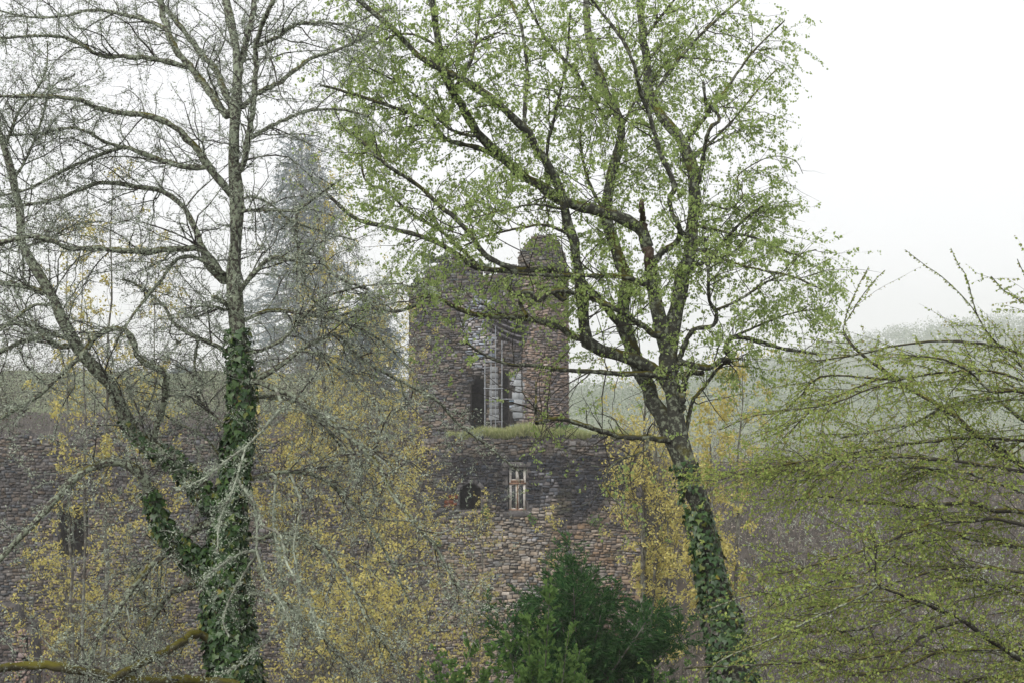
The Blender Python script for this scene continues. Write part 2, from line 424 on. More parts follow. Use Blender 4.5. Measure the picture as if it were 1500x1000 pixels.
cw = empty('castle_wall', (xx(760, WY), WY, -6), 'long ruined rubble stone curtain wall with small wooden window below the grassy ledge', 'castle wall', kind='thing')
masonry(cw, [(xx(-220, WY), WY), (WX1, WY)], -6.6, wtop, wall_col, (hole_arch, hole_win, hole_door), singles=300,
        single_ok=lambda x, z: xx(610, WY) < x and z > wz(880))
# the end of the wall turns back into the bank
masonry(cw, [(WX1 + .02, WY + 1.15), (WX1 + .02, WY + 9)], -4, lambda x: wtop(WX1), wall_col, thick=.8)
s = Soup()   # dark chambers behind the openings
for (a, b, lo, hi) in ((ax0, ax1, azb, azt), (dx0, dx1, dzb, dzt), (wx0, wx1, wzb, wzt)):
    y0, y1 = WY + 1.12, WY + 3.2
    s.box((a - .5, y1, lo - .3), (b + .5, y1 + .1, hi + .3)); s.box((a - .6, y0, lo - .3), (a - .5, y1, hi + .3)); s.box((b + .5, y0, lo - .3), (b + .6, y1, hi + .3))
    s.box((a - .6, y0, hi + .3), (b + .6, y1 + .1, hi + .4)); s.box((a - .6, y0, lo - .4), (b + .6, y1 + .1, lo - .3))
link('chamber', s.build('chamber'), cw, M_MOR)
# window
win = Soup(); g = .07
yf = WY + .17
def bar(sp, a, b, c0, c1, y0=yf, dy=.09): sp.box((a, y0, c0), (b, y0 + dy, c1))
m_ = Soup(); bar(m_, wx0, wx0 + g, wzb, wzt); bar(m_, wx1 - g, wx1, wzb, wzt); bar(m_, wx0 + g, wx1 - g, wzt - g, wzt)
wo = link('window', m_.build('window'), cw, M_FRM); wo['label'] = 'weathered white two-light window with brown transom and sill'
zt0, zt1 = wz(709), wz(703); xm = (wx0 + wx1) / 2
m_ = Soup(); bar(m_, wx0 - .02, wx1 + .02, zt0, zt0 + .10, yf - .04, .14); bar(m_, wx0 + g, wx1 - g, zt1 - .08, zt1, yf - .03, .12); link('transom', m_.build('transom'), wo, M_BRW)
m_ = Soup(); bar(m_, wx0 - .05, wx1 + .05, wzb, wzb + .09, yf - .09, .2); link('sill', m_.build('sill'), wo, M_BRW)
for (lo, hi, mt) in ((zt1, wzt - g, M_FRM), (wzb + .09, zt0, M_BRW)):
    m_ = Soup(); bar(m_, xm - .04, xm + .04, lo, hi, yf - .01, .1); link('mullion', m_.build('mullion'), wo, mt)
    for sx in (-1, 1):
        xa, xb = (wx0 + g, xm - .04) if sx < 0 else (xm + .04, wx1 - g)
        m_ = Soup(); bar(m_, xa, xa + .05, lo, hi, yf + .015, .05); bar(m_, xb - .05, xb, lo, hi, yf + .015, .05); bar(m_, xa + .05, xb - .05, hi - .05, hi, yf + .015, .05); bar(m_, xa + .05, xb - .05, lo, lo + .05, yf + .015, .05)
        link('sash', m_.build('sash'), wo, M_FRM)
        m_ = Soup(); bar(m_, xa + .05, xb - .05, lo + .05, hi - .05, yf + .035, .012); link('pane', m_.build('pane'), wo, M_GLS)
# lintel and jamb blocks round the window and arch
for (a, b, lo, hi) in ((wx0 - .35, wx1 + .3, wzt + .02, wzt + .3), (wx0 - .3, wx1 + .35, wzb - .28, wzb - .02)):
    o = link('stone', VAR[3][0], cw); o.location = ((a + b) / 2, WY - .005, (lo + hi) / 2); o.scale = (b - a, .11, hi - lo); o.color = (.11, .105, .105, 1)
for k in range(7):
    a = math.pi * (k + .5) / 7; xc, rx = (ax0 + ax1) / 2, (ax1 - ax0) / 2
    o = link('stone', VAR[k][0], cw); o.location = (xc - math.cos(a) * (rx + .12), WY - .006, azt - .42 + math.sin(a) * .54)
    o.rotation_euler = (0, a - math.pi / 2 + random.uniform(-.2, .2), 0); o.scale = (random.uniform(.2, .34), random.uniform(.05, .12), random.uniform(.16, .3)); v = random.uniform(.06, .13); o.color = (v, v * .97, v, 1)

# terrace on top of the wall
s = Soup()
zt = wz(646)
s.box((xx(560, WY), WY + .35, zt - .6), (WX1 - .05, WY + 9, zt))
tag(link('terrace', s.build('terrace'), None, M_GRD), 'earth terrace on top of the curtain wall', 'terrace', kind='structure')
gp = 15000; gx = rng.uniform(xx(655, WY), xx(932, WY), gp); gy = WY + .05 + 2.6 * rng.random(gp) ** 1.6
s = Soup(); hgt = rng.uniform(.5, 1.15, gp) * (.82 + .18 * np.sin(gx * 1.9) * np.sin(gx * .8 + 1)) * np.interp(gx, [xx(655, WY), xx(700, WY), xx(800, WY), xx(932, WY)], [.6, .9, .95, .6])
base = np.stack([gx, gy, np.full(gp, zt - .02) + np.where(gy < WY + .4, .12, 0)], 1); d = nrm(np.stack([rng.normal(0, .25, gp), rng.normal(-.15, .25, gp), np.ones(gp)], 1))
leaves(s, base, d, np.clip(hgt, .3, 1.5), spread=.22, width=.07)
tag(link('grass', s.build('grass', True), None, M_GRS), 'tall pale grass on the wall top in front of the tower', 'grass', kind='stuff')
def bushlet(name, px, py, Y, w, h, n, size, m, label, cat='bush', spread=1.2, group=None, twigs=None):
    c0 = PY(px, py, Y); e = empty(name, c0, label, cat, group)
    tp = np.repeat(c0[None, None], 14, 0).repeat(6, 1)
    d = nrm(rng.normal(size=(14, 3)) * np.array([1, 1, .5]) + np.array([0, 0, .9])); L = rng.uniform(.7, 1.1, 14)
    for k in range(6): tp[:, k] = c0 + d * (L * k / 5)[:, None] * np.array([w / 2, w / 2, h]) + rng.normal(size=(14, 3)) * .02 * k
    rd = np.linspace(.02, .006, 6)[None].repeat(14, 0) * max(.4, h)
    c1, r1 = grow(tp, rd, 5 / max(h, .3), (.35 * h, .7 * h), 5, wig=.25)
    s1 = Soup(); tubes(s1, tp, rd, 4); tubes(s1, c1, r1, 3); link('stems', s1.build('stems', True), e, twigs or M_SCRUB)
    p, a = sample_on(c1, n / np.linalg.norm(np.diff(c1, axis=1), axis=2).sum())
    s2 = Soup(); leaves(s2, p, a, rng.uniform(.6, 1.3, len(p)) * size, spread=spread); tag(link('leaves', s2.build('leaves', True), e, m), kind='stuff')
    return e
bushlet('ledge_shrub', 828, 640, WY + .8, 1.6, .8, 900, .13, M_SHR, 'small green bush at the right end of the grassy ledge')

for (a, b, w_, h_, l_) in ((780, 762, .5, .4, 'small fern rooted in the wall below the sill'), (868, 770, 1.1, .7, 'straggly green plant on the brown stones above the conifer'), (712, 752, .5, .35, 'green tuft on the wall under the arched opening'), (640, 800, .6, .4, 'tuft of leaves on the wall behind the yellow sapling'), (905, 700, .6, .4, 'wall plant on the dark stained stones near the wall end')):
    bushlet('wall_plant', a, b, WY - .1, w_, h_, 160, .10, M_SHR, l_, 'plant', group='plants rooted in the wall')
# tower
TY = 79.5
tx = lambda px: xx(px, TY); tz = lambda py: zz(py, TY)
TZ0 = zt - .3
def ttop(x):
    px = 750 + x / TY * F
    return tz(np.interp(px, [560, 600, 625, 650, 690, 720, 745, 765, 790], [452, 418, 396, 380, 384, 402, 388, 398, 404])) + .2 * math.sin(x * 3.3) * math.sin(x * 1.7 + 1) + .12 * math.sin(x * 9.1) + .1 * math.sin(x * 17)
def arch2(px0, px1, top, bot):
    a, b, zt_, zb_ = tx(px0), tx(px1), tz(top), tz(bot)
    def f(x, z):
        if not (a < x < b and zb_ < z < zt_): return False
        t = abs((x - (a + b) / 2) / ((b - a) / 2)); return z < zt_ - (b - a) * .75 * t ** 1.8
    return f
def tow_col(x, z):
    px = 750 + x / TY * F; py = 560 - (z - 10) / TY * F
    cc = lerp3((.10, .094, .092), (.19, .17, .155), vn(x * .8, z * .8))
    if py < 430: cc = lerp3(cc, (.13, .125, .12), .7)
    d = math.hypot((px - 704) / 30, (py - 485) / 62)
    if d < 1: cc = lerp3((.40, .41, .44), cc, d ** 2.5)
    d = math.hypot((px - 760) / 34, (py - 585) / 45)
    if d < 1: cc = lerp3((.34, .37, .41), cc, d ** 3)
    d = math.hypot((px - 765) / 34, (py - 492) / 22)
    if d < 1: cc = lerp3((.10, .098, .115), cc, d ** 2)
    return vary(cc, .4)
def tur_col(x, z):
    py = 560 - (z - 10) / TY * F
    cc = lerp3((.27, .215, .185), (.20, .17, .155), vn(x * 2, z))
    if py < 400: cc = lerp3(cc, (.13, .13, .115), .8)
    return vary(cc, .35)
tw = empty('ruined_tower', (tx(715), TY, TZ0), 'ruined stone castle tower with rounded stair turret and dark arched recess', 'tower')
tp = [(tx(592), TY + 5.5), (tx(597), TY + 2.2), (tx(606), TY + .9), (tx(624), TY + .25), (tx(650), TY), (tx(790), TY)]
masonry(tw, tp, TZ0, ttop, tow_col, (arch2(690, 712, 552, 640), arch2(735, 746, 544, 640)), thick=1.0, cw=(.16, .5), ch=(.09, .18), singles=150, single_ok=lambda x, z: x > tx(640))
cx, cy, tr_ = tx(796), TY + .75, tx(832) - tx(796)
tp = [(cx + tr_ * math.cos(a), cy + tr_ * math.sin(a)) for a in np.linspace(math.pi * 1.0, math.pi * 2.35, 26)]
def turtop(x):
    px = 750 + x / TY * F
    return tz(np.interp(px, [755, 764, 775, 790, 805, 820, 826, 834], [384, 366, 352, 346, 347, 356, 372, 402]))
tu = link('turret_core', mesh('turret_core', [(cx + tr_ * .93 * math.cos(a), cy + tr_ * .93 * math.sin(a), z) for z in (TZ0, tz(372)) for a in np.linspace(0, 2 * math.pi, 24, endpoint=False)]
          + [(cx + tr_ * .6 * math.cos(a), cy + tr_ * .6 * math.sin(a), tz(352)) for a in np.linspace(0, 2 * math.pi, 24, endpoint=False)] + [(cx, cy, tz(349))],
          [(r * 24 + i, r * 24 + (i + 1) % 24, (r + 1) * 24 + (i + 1) % 24, (r + 1) * 24 + i) for r in (0, 1) for i in range(24)], [(48 + i, 48 + (i + 1) % 24, 72) for i in range(24)]), tw, M_MOR)
masonry(tw, tp, TZ0, turtop, tur_col, thick=.25, cw=(.15, .38), ch=(.09, .17), singles=110, backing=True)
s = Soup()
s.box((tx(600), TY + 5.6, TZ0), (tx(800), TY + 6.2, tz(440))); s.box((tx(610), TY + 1.1, tz(500)), (tx(785), TY + 5.6, tz(494)))
link('rear_wall', s.build('rear_wall'), tw, M_MOR)
# pale dressed blocks beside the arch, a pier between the two openings, and courses of broken vault above
rows = 7
for r in range(rows):
    z0 = tz(612) + r * .36; x = tx(748) + (.0 if r % 2 else .12) + .03 * r
    while x < tx(782) - .05 * r:
        w = random.uniform(.32, .62); o = link('ashlar_block', VAR[random.randrange(10)][0].copy() if False else VAR[random.randrange(10)][0], tw)
        o.location = (x + w / 2, TY - .03, z0 + .18); o.scale = (w * .98, .14, .345); v = random.uniform(.24, .40); o.color = (v * .93, v, v * 1.06, 1); x += w
for r in range(9):
    o = link('ashlar_block', VAR[r][0], tw); o.location = (tx(723.5), TY - .02, tz(610) + r * .33); o.scale = (.56 - .015 * r, .12, .32); v = random.uniform(.26, .36); o.color = (v * .95, v, v * 1.04, 1)
for k in range(5):
    zc = tz(505) + k * .33
    for q in range(8):
        o = link('vault_stone', VAR[(q + k) % 10][0], tw); t = q / 7; o.location = (tx(716) + t * 2.4 - .06 * k, TY - .05 - .05 * k, zc + .95 * (1 - t) ** 1.6)
        o.rotation_euler = (0, .62 * (1 - t), 0); o.scale = (.42, .22 + .03 * k, .16); v = random.uniform(.09, .16); o.color = (v, v * .97, v * 1.06, 1)
bushlet('tower_top_plant', 640, 384, TY + .6, 2.2, .6, 700, .14, M_WOOD, 'mossy tufts growing on the broken left top of the tower', 'plant', group='plants on the tower top')
bushlet('tower_top_plant', 700, 392, TY + .6, 1.8, .5, 500, .14, M_WOOD, 'mossy tufts growing on the middle of the tower top', 'plant', group='plants on the tower top')
bushlet('tower_top_plant', 796, 349, TY + .8, 1.3, .2, 260, .12, M_WOOD, 'low green growth capping the round turret', 'plant', group='plants on the tower top')
bushlet('tower_top_plant', 612, 430, TY + .5, 1.4, 1.2, 700, .14, M_IVY, 'dark ivy clump on the left shoulder of the tower', 'plant', group='plants on the tower top')
# scaffold
sc_ = empty('scaffold', (tx(723), TY - .9, zt), 'slender galvanised scaffold standing before the tower arch', 'scaffold')
for px, top, dy in ((711, 497, 0), (719.5, 488, .9), (726, 478, .9), (735.5, 500, 0)):
    b = np.array([tx(px), TY - 1.3 + dy, zt - .3]); t_ = np.array([tx(px), TY - 1.3 + dy, tz(top)])
    s = Soup(); tubes(s, np.linspace(b, t_, 4)[None], np.full((1, 4), .03), 8); link('upright', s.build('upright', True), sc_, M_STL)
for py, a, b, dy in ((568, 709, 737, 0), (583.5, 733, 761, .05), (530, 709, 737, .02), (568, 718, 728, .9), (530, 718, 728, .9)):
    p0 = np.array([tx(a), TY - 1.35 + dy, tz(py)]); p1 = np.array([tx(b), TY - 1.35 + dy, tz(py)])
    s = Soup(); tubes(s, np.linspace(p0, p1, 3)[None], np.full((1, 3), .025), 6); link('ledger', s.build('ledger', True), sc_, M_STL)
# buttress in the lower left corner
bt = empty('stone_buttress', (xx(0, 70), 70, -6.5), 'low pinkish stone buttress at the foot of the wall behind the mossy bough', 'buttress')
bcol = lambda x, z: vary((.33, .245, .21) if x > xx(26, 70) else (.13, .115, .115), .3)
masonry(bt, [(xx(-150, 70), 70), (xx(46, 70), 70)], -6.8, lambda x: zz(886 if x < xx(24, 70) else 920, 70), bcol, thick=1.5, singles=60)
masonry(bt, [(xx(46, 70) + .01, 70.0), (xx(46, 70) + .01, 74.9)], -6.8, lambda x: zz(922, 70), bcol, thick=.8)

# ------------------------------------------------------------------ traced trees
class Tree:
    def __init__(s, name, base, label, cat, d0, npt=34):
        s.e = empty(name, base, label, cat); s.d0 = d0; s.px = []; s.paths = []; s.rads = []; s.npt = npt
    def limb(s, txt, r0, r1, dz=0.0, m=None, part='limb', d=None, sides=9, wob=.35, keep=True, label=None):
        a = np.array([[float(q) for q in t.split(',')] for t in txt.split()]); n = s.npt
        dst = s.d0 if d is None else d
        if d is None and s.px:
            allp = np.concatenate(s.px); k = np.argmin(((allp[:, :2] - a[0]) ** 2).sum(1)); gap = ((allp[k, :2] - a[0]) ** 2).sum()
            if gap < 40 ** 2: dst = allp[k, 2]
            if 2.5 ** 2 < gap < 40 ** 2: a = np.concatenate([allp[k:k + 1, :2], a])
        p = resample(a, n)
        t = np.linspace(0, 1, n); ph = rng.uniform(0, 6, 3)
        dep = dst + dz * t ** 1.15 + t * (.16 * np.sin(t * 7 + ph[0]) + .1 * np.sin(t * 15 + ph[1]))
        r = (r0 + (r1 - r0) * t ** .8) * dep / F
        P3 = P(p[:, 0], p[:, 1], dep)
        P3[1:] += np.cumsum(rng.normal(size=(n - 1, 3)), 0)[:, :] * 0 + rng.normal(size=(n - 1, 3)) * (r[1:, None] * wob * .5)
        rr = r * (1 + .10 * np.sin(np.arange(n) * 1.9 + ph[2]) + rng.normal(0, .06, n))
        so_ = Soup(); tubes(so_, P3[None], rr[None], sides if r0 > 3 else 6)
        o = link(part, so_.build(part, True), s.e, m or s.m)
        if label: o['label'] = label
        if keep: s.px.append(np.concatenate([p, dep[:, None]], 1)); s.paths.append(P3); s.rads.append(rr)
        return P3, rr
    def arrays(s): return np.stack(s.paths), np.stack(s.rads)
    def part(s, name, soup, m, kind=None):
        return tag(link(name, soup.build(name, True), s.e, m), kind=kind)

def ivy(name, label, path, rad, size, n, nobj, host_front=True, fluff=.05):
    """ivy leaves shingled over a stem: the nearest ones single leaves, the rest one mass"""
    e = empty(name, path[0] - np.array([0, 0, .1]), label, 'ivy')
    N = len(path); L = np.linalg.norm(np.diff(path, axis=0), axis=1); w = (rad[:-1] + fluff) * L; k = rng.choice(N - 1, n, p=w / w.sum())
    k = np.where((k > N - 5) & (rng.random(n) < .45), rng.integers(0, max(1, N - 4), n), k); f = rng.random(n)[:, None]; pos = path[k] * (1 - f) + path[k + 1] * f; t = nrm(path[k + 1] - path[k]); r = rad[k] * (1 - f[:, 0]) + rad[k + 1] * f[:, 0]
    rv = rng.normal(size=(n, 3)); out = nrm(rv - (rv * t).sum(1, keepdims=True) * t)
    pos = pos + out * (r + fluff * rng.random(n) ** 1.3)[:, None]
    ax = nrm(np.array([0, 0, -1.0]) + out * .45 + rng.normal(size=(n, 3)) * .35); sz = rng.uniform(.5, 1.45, n) * size
    order = np.argsort(out[:, 1] - .6 * sz / size); one = order[:nobj]; rest = order[nobj:]
    me = mesh('leaf', LEAF['ivy'], np.array([(0, 1, 2, 3), (0, 5, 6, 7), (0, 3, 4, 5)]), smooth=True); me.materials.append(M_IVO)
    from mathutils import Matrix
    for i in one:
        y = ax[i]; x = nrm(np.cross(y, out[i])); z = np.cross(x, y)
        o = bpy.data.objects.new('leaf', me); COL.objects.link(o); o.parent = e; o.matrix_parent_inverse = e.matrix_basis.inverted()
        M4 = Matrix(((x[0], y[0], z[0], pos[i][0]), (x[1], y[1], z[1], pos[i][1]), (x[2], y[2], z[2], pos[i][2]), (0, 0, 0, 1)))
        o.matrix_basis = M4 @ Matrix.Scale(float(sz[i]), 4)
    s = Soup(); leaves(s, pos[rest], ax[rest], sz[rest], 'ivy', .2, nrmdir=out[rest]); tag(link('foliage', s.build('foliage', True), e, M_IVY), kind='stuff')

# ---- the bare, lichen covered tree
D = 14.0
lt = Tree('lichen_tree', P(352, 1230, D), 'tall bare tree crusted with grey lichen, its trunk wrapped in ivy', 'tree', D); lt.m = M_LT
T0, R0 = lt.limb('356,1260 352,1120 345,1010 332,880 335,765 350,655 352,560 347,480 343,400 347,330 347,270 343,220 345,165 350,100 345,60 335,20 325,-30 318,-90', 27, 4, .5, part='trunk', sides=12, wob=.2)
A0, RA = lt.limb('318,745 300,725 257,672 205,645 187,619 163,565 112,507 75,435 61,405 34,364 31,330 24,289 10,231 2,204 -14,150 -20,60', 14, 3, -.5, wob=.25)
B0, RB = lt.limb('322,850 288,820 245,780 222,730 205,692 170,675 120,692 90,720 60,755 28,788 0,818 -50,860', 11, 3, -1.2, wob=.25)
for d in ['331,170 306,133 279,99 258,75 245,41 238,17 230,-30|6.5 4|.8', '340,156 316,105 292,75 258,31 235,3 205,-30|5.5 3|1.2',
  '272,100 252,92 224,87 184,83 146,82 119,66 88,54 34,54 -10,59|4.5 1.6|-.8', '245,44 218,32 190,24 136,15 95,24 41,25 -10,14|3.5 1.2|.9',
  '335,282 306,245 282,211 252,185 224,170 190,167 143,158 116,146 54,141 -20,143|6.5 2|-.9', '303,246 272,245 238,235 204,224 177,216 129,235 88,253 40,278 -10,290|4.5 1.5|.7',
  '177,216 150,207 129,194 100,188 60,196 10,199|3 1.2|-.5', '333,415 306,391 292,350 279,320 262,296 231,279 190,272 146,268 109,282 51,299 -10,303|5.5 2|1',
  '331,412 303,371 285,364 245,366 204,369 150,364 105,364 78,355 44,347 -10,358|5.5 3|-1.3', '330,403 306,386 279,376 258,381 238,408 218,432 197,459 170,500|3.6 1.6|-.7',
  '330,454 316,449 289,449 270,452|2.6 1.2|-.3', '331,445 322,438 311,434|3.5 2.5|-.2', '335,515 309,503 272,486 252,469 238,446 205,420 180,408|4 1.4|.6',
  '222,650 232,615 238,592 245,548 207,527 190,490 170,480 143,490 119,520 85,551 61,575 31,595 -20,625|5.5 3|-1', '112,507 85,507 65,493 41,497 -20,523|4.5 3|-.5',
  '100,495 54,483 27,473 -20,488|3.3 2|.6', '68,425 61,429 41,420 -20,411|4.5 3|.3', '70,447 51,447 27,463 -20,500|2.6 1.6|-.6', '34,364 20,352 -20,368|3 2|.2',
  '34,364 70,350 110,330 150,325|2 1|.3', '20,262 40,230 60,180 75,130 110,110|2.4 1|.5', '8,215 27,165 55,130 68,100 70,60|2.6 1|.2',
  '350,105 357,75 367,34 374,0 378,-50|5.5 3.5|.5', '352,255 362,211 370,163 376,95 374,68 388,27 401,0 420,-40|5.2 3|-.5',
  '355,158 374,139 408,122 438,99 459,85 500,71 540,52|4.4 1.8|.7', '376,68 408,54 432,37 466,34 500,37 545,50|3.4 1.5|-.6', '366,203 408,180 452,163 500,161 540,170|3.3 1.4|.8',
  '356,309 401,308 435,308 472,282 500,262|2.8 1.4|-.8', '435,308 434,335 436,370 434,398|2.2 1.1|0', '356,292 374,289 401,303 425,323 476,340 520,352|2.5 1.1|.6',
  '352,425 377,395 401,378 432,381 460,372 493,405 540,425|4.5 1.6|-.5', '432,381 445,400 450,430 470,450|2.2 1|.2',
  '358,561 374,558 404,568 435,582 459,599 486,619 548,674 578,728 609,769 636,799 650,823 673,860 694,880|5 1.5|-1.2', '358,585 395,580 425,583 460,610 490,640 530,700|3.5 1.5|.7',
  '360,560 398,544 438,514 472,493 500,493 524,520 568,548 612,570 643,588 670,619 704,645 760,690|4.5 1.2|1.2', '438,514 470,520 520,560 555,600 575,660|2.4 1|-.4',
  '356,470 400,455 450,462 500,470 560,500 600,540|3.4 1.2|.9', '356,520 410,500 470,440 530,420 590,415|3 1.1|-.8', '345,640 306,602 292,585 285,540 290,500|3.5 1.5|.4',
  '318,760 289,772 255,799 218,830 197,857 180,884 153,918 135,955 125,1010|6 3|-.8', '310,850 289,857 252,867 231,894 218,918 200,956 185,1000|5 2.5|.4', '228,896 221,884 204,860 200,830|3 1.6|.2',
  '360,700 420,690 470,700 520,740 560,800 600,880|3.5 1.3|.8', '365,790 420,780 470,800 510,850 540,910 590,980|3.6 1.3|-.7', '365,870 410,880 460,920 500,960 540,1010|3.4 1.4|-1', '345,700 300,640 262,620 230,600|3 1.2|.7']:
    a, r, z = d.split('|'); r0, r1 = map(float, r.split()); lt.limb(a, r0, r1, float(z))
for d in ['404,568 411,595 394,617 367,648 332,674 297,701 257,718|2.6 1.3', '345,715 372,736 376,806 367,824 341,868 327,907 336,932|2.8 1.2', '374,806 350,811 306,841 292,863|2.4 1.1', '350,690 350,705 372,736 385,770|2.5 1.6',
  '385,770 411,784 420,824 446,868 470,930|2.4 1.1', '425,888 394,934 350,973 320,990|2.2 1', '360,655 340,720 322,760 318,810|2 1', '398,694 404,700 400,760 412,840 408,900|2.2 1', '376,806 390,850 420,900 424,960|2.2 1.1', '425,692 440,740 430,800 440,860 432,930|2.2 1']:
    a, r = d.split('|'); r0, r1 = map(float, r.split()); a = a.replace('410,1010 ', '')
    lt.limb(a, r0, r1, -rng.uniform(.8, 1.4), M_DEAD, 'dead_branch')
lt.limb('350,1005 330,1000 289,996 204,996 136,986 85,976 34,973 -20,983', 8, 6, -1.2, M_MOSS, d=D - .2)
lt.limb('340,945 309,935 282,928 252,949 211,969 170,991 130,1015', 7, 5, -1.1, M_MOSS, d=D + .05)
lp, lr = lt.arrays()
live = [i for i in range(1, len(lp)) if not (len(lp) - 12 <= i < len(lp) - 2)]; dead = list(range(len(lp) - 12, len(lp) - 2))
b1, q1 = grow(lp[live], lr[live], 11, (.45, 1.45), 9, (30, 70), .1, .26, (0, 0, -.01), rr=.55, rlen=.0085, taper=.45, flat=.8)
b1b, q1b = grow(lp[:1, 10:], lr[:1, 10:], 6, (.5, 1.3), 9, (50, 85), .1, .25, (0, 0, .02), rr=.3, rlen=.009)
b1c, q1c = grow(lp[dead], lr[dead], 5, (.2, .7), 9, (25, 60), .1, .25, (0, 0, -.05), rr=.6, rlen=.008)
b1 = np.concatenate([b1, b1b, b1c]); q1 = np.concatenate([q1, q1b, q1c])
b2, q2 = grow(b1, q1, 7, (.2, .65), 6, (30, 75), .1, .3, (0, 0, .01), rr=.7, rlen=.010, taper=.4)
b3, q3 = grow(b2, q2, 4.6, (.06, .24), 3, (30, 80), .1, .3, (0, 0, .02), rr=.8, rlen=.014, taper=.3)
s = Soup(); tubes(s, b1, q1, 5); lt.part('branches', s, M_LTW, 'stuff')
s = Soup(); tubes(s, b2, q2, 3); tubes(s, b3, q3, 3); lt.part('twigs', s, M_LTW, 'stuff')
s = Soup()
for src, per, sz in ((lp[live], 34, .036), (b1, 13, .032), (b2, 6, .026)):
    p, a = sample_on(src, per); n = 6
    pp = np.repeat(p, n, 0) + rng.normal(size=(len(p) * n, 3)) * sz * .55
    leaves(s, pp, rng.normal(size=pp.shape), rng.uniform(.4, 1.1, len(pp)) * sz, spread=.5, width=.55)
p, a = sample_on(lp[dead], 40); pp = np.repeat(p, 9, 0) + rng.normal(size=(len(p) * 9, 3)) * .022
leaves(s, pp, rng.normal(size=pp.shape), rng.uniform(.4, 1.1, len(pp)) * .034, spread=.5, width=.5)
lt.part('lichen', s, M_LICH, 'stuff')
s = Soup(); p, a = sample_on(np.concatenate([b3]), 9); leaves(s, p, a, rng.uniform(.6, 1.2, len(p)) * .018, spread=.5, width=.7); lt.part('buds', s, M_BUD, 'stuff')
i0 = 2; i1 = 20
ivy('ivy', 'dark green ivy wrapped round the trunk of the lichen tree', T0[i0:i1], np.interp(np.arange(i0, i1), [0, 9, 13, 20], [.27, .20, .105, .075]), .058, 8500, 300, fluff=.07)
ivy('ivy', 'ivy climbing the two left boughs that fork from the ivy trunk', np.concatenate([A0[12:0:-1][:0], A0[1:10]]), np.linspace(.09, .045, 9), .052, 800, 90, fluff=.045)
ivy('ivy', 'ivy on the lowest left fork, under the first ivy bough', B0[1:12], np.linspace(.10, .05, 11), .055, 1300, 120, fluff=.05)

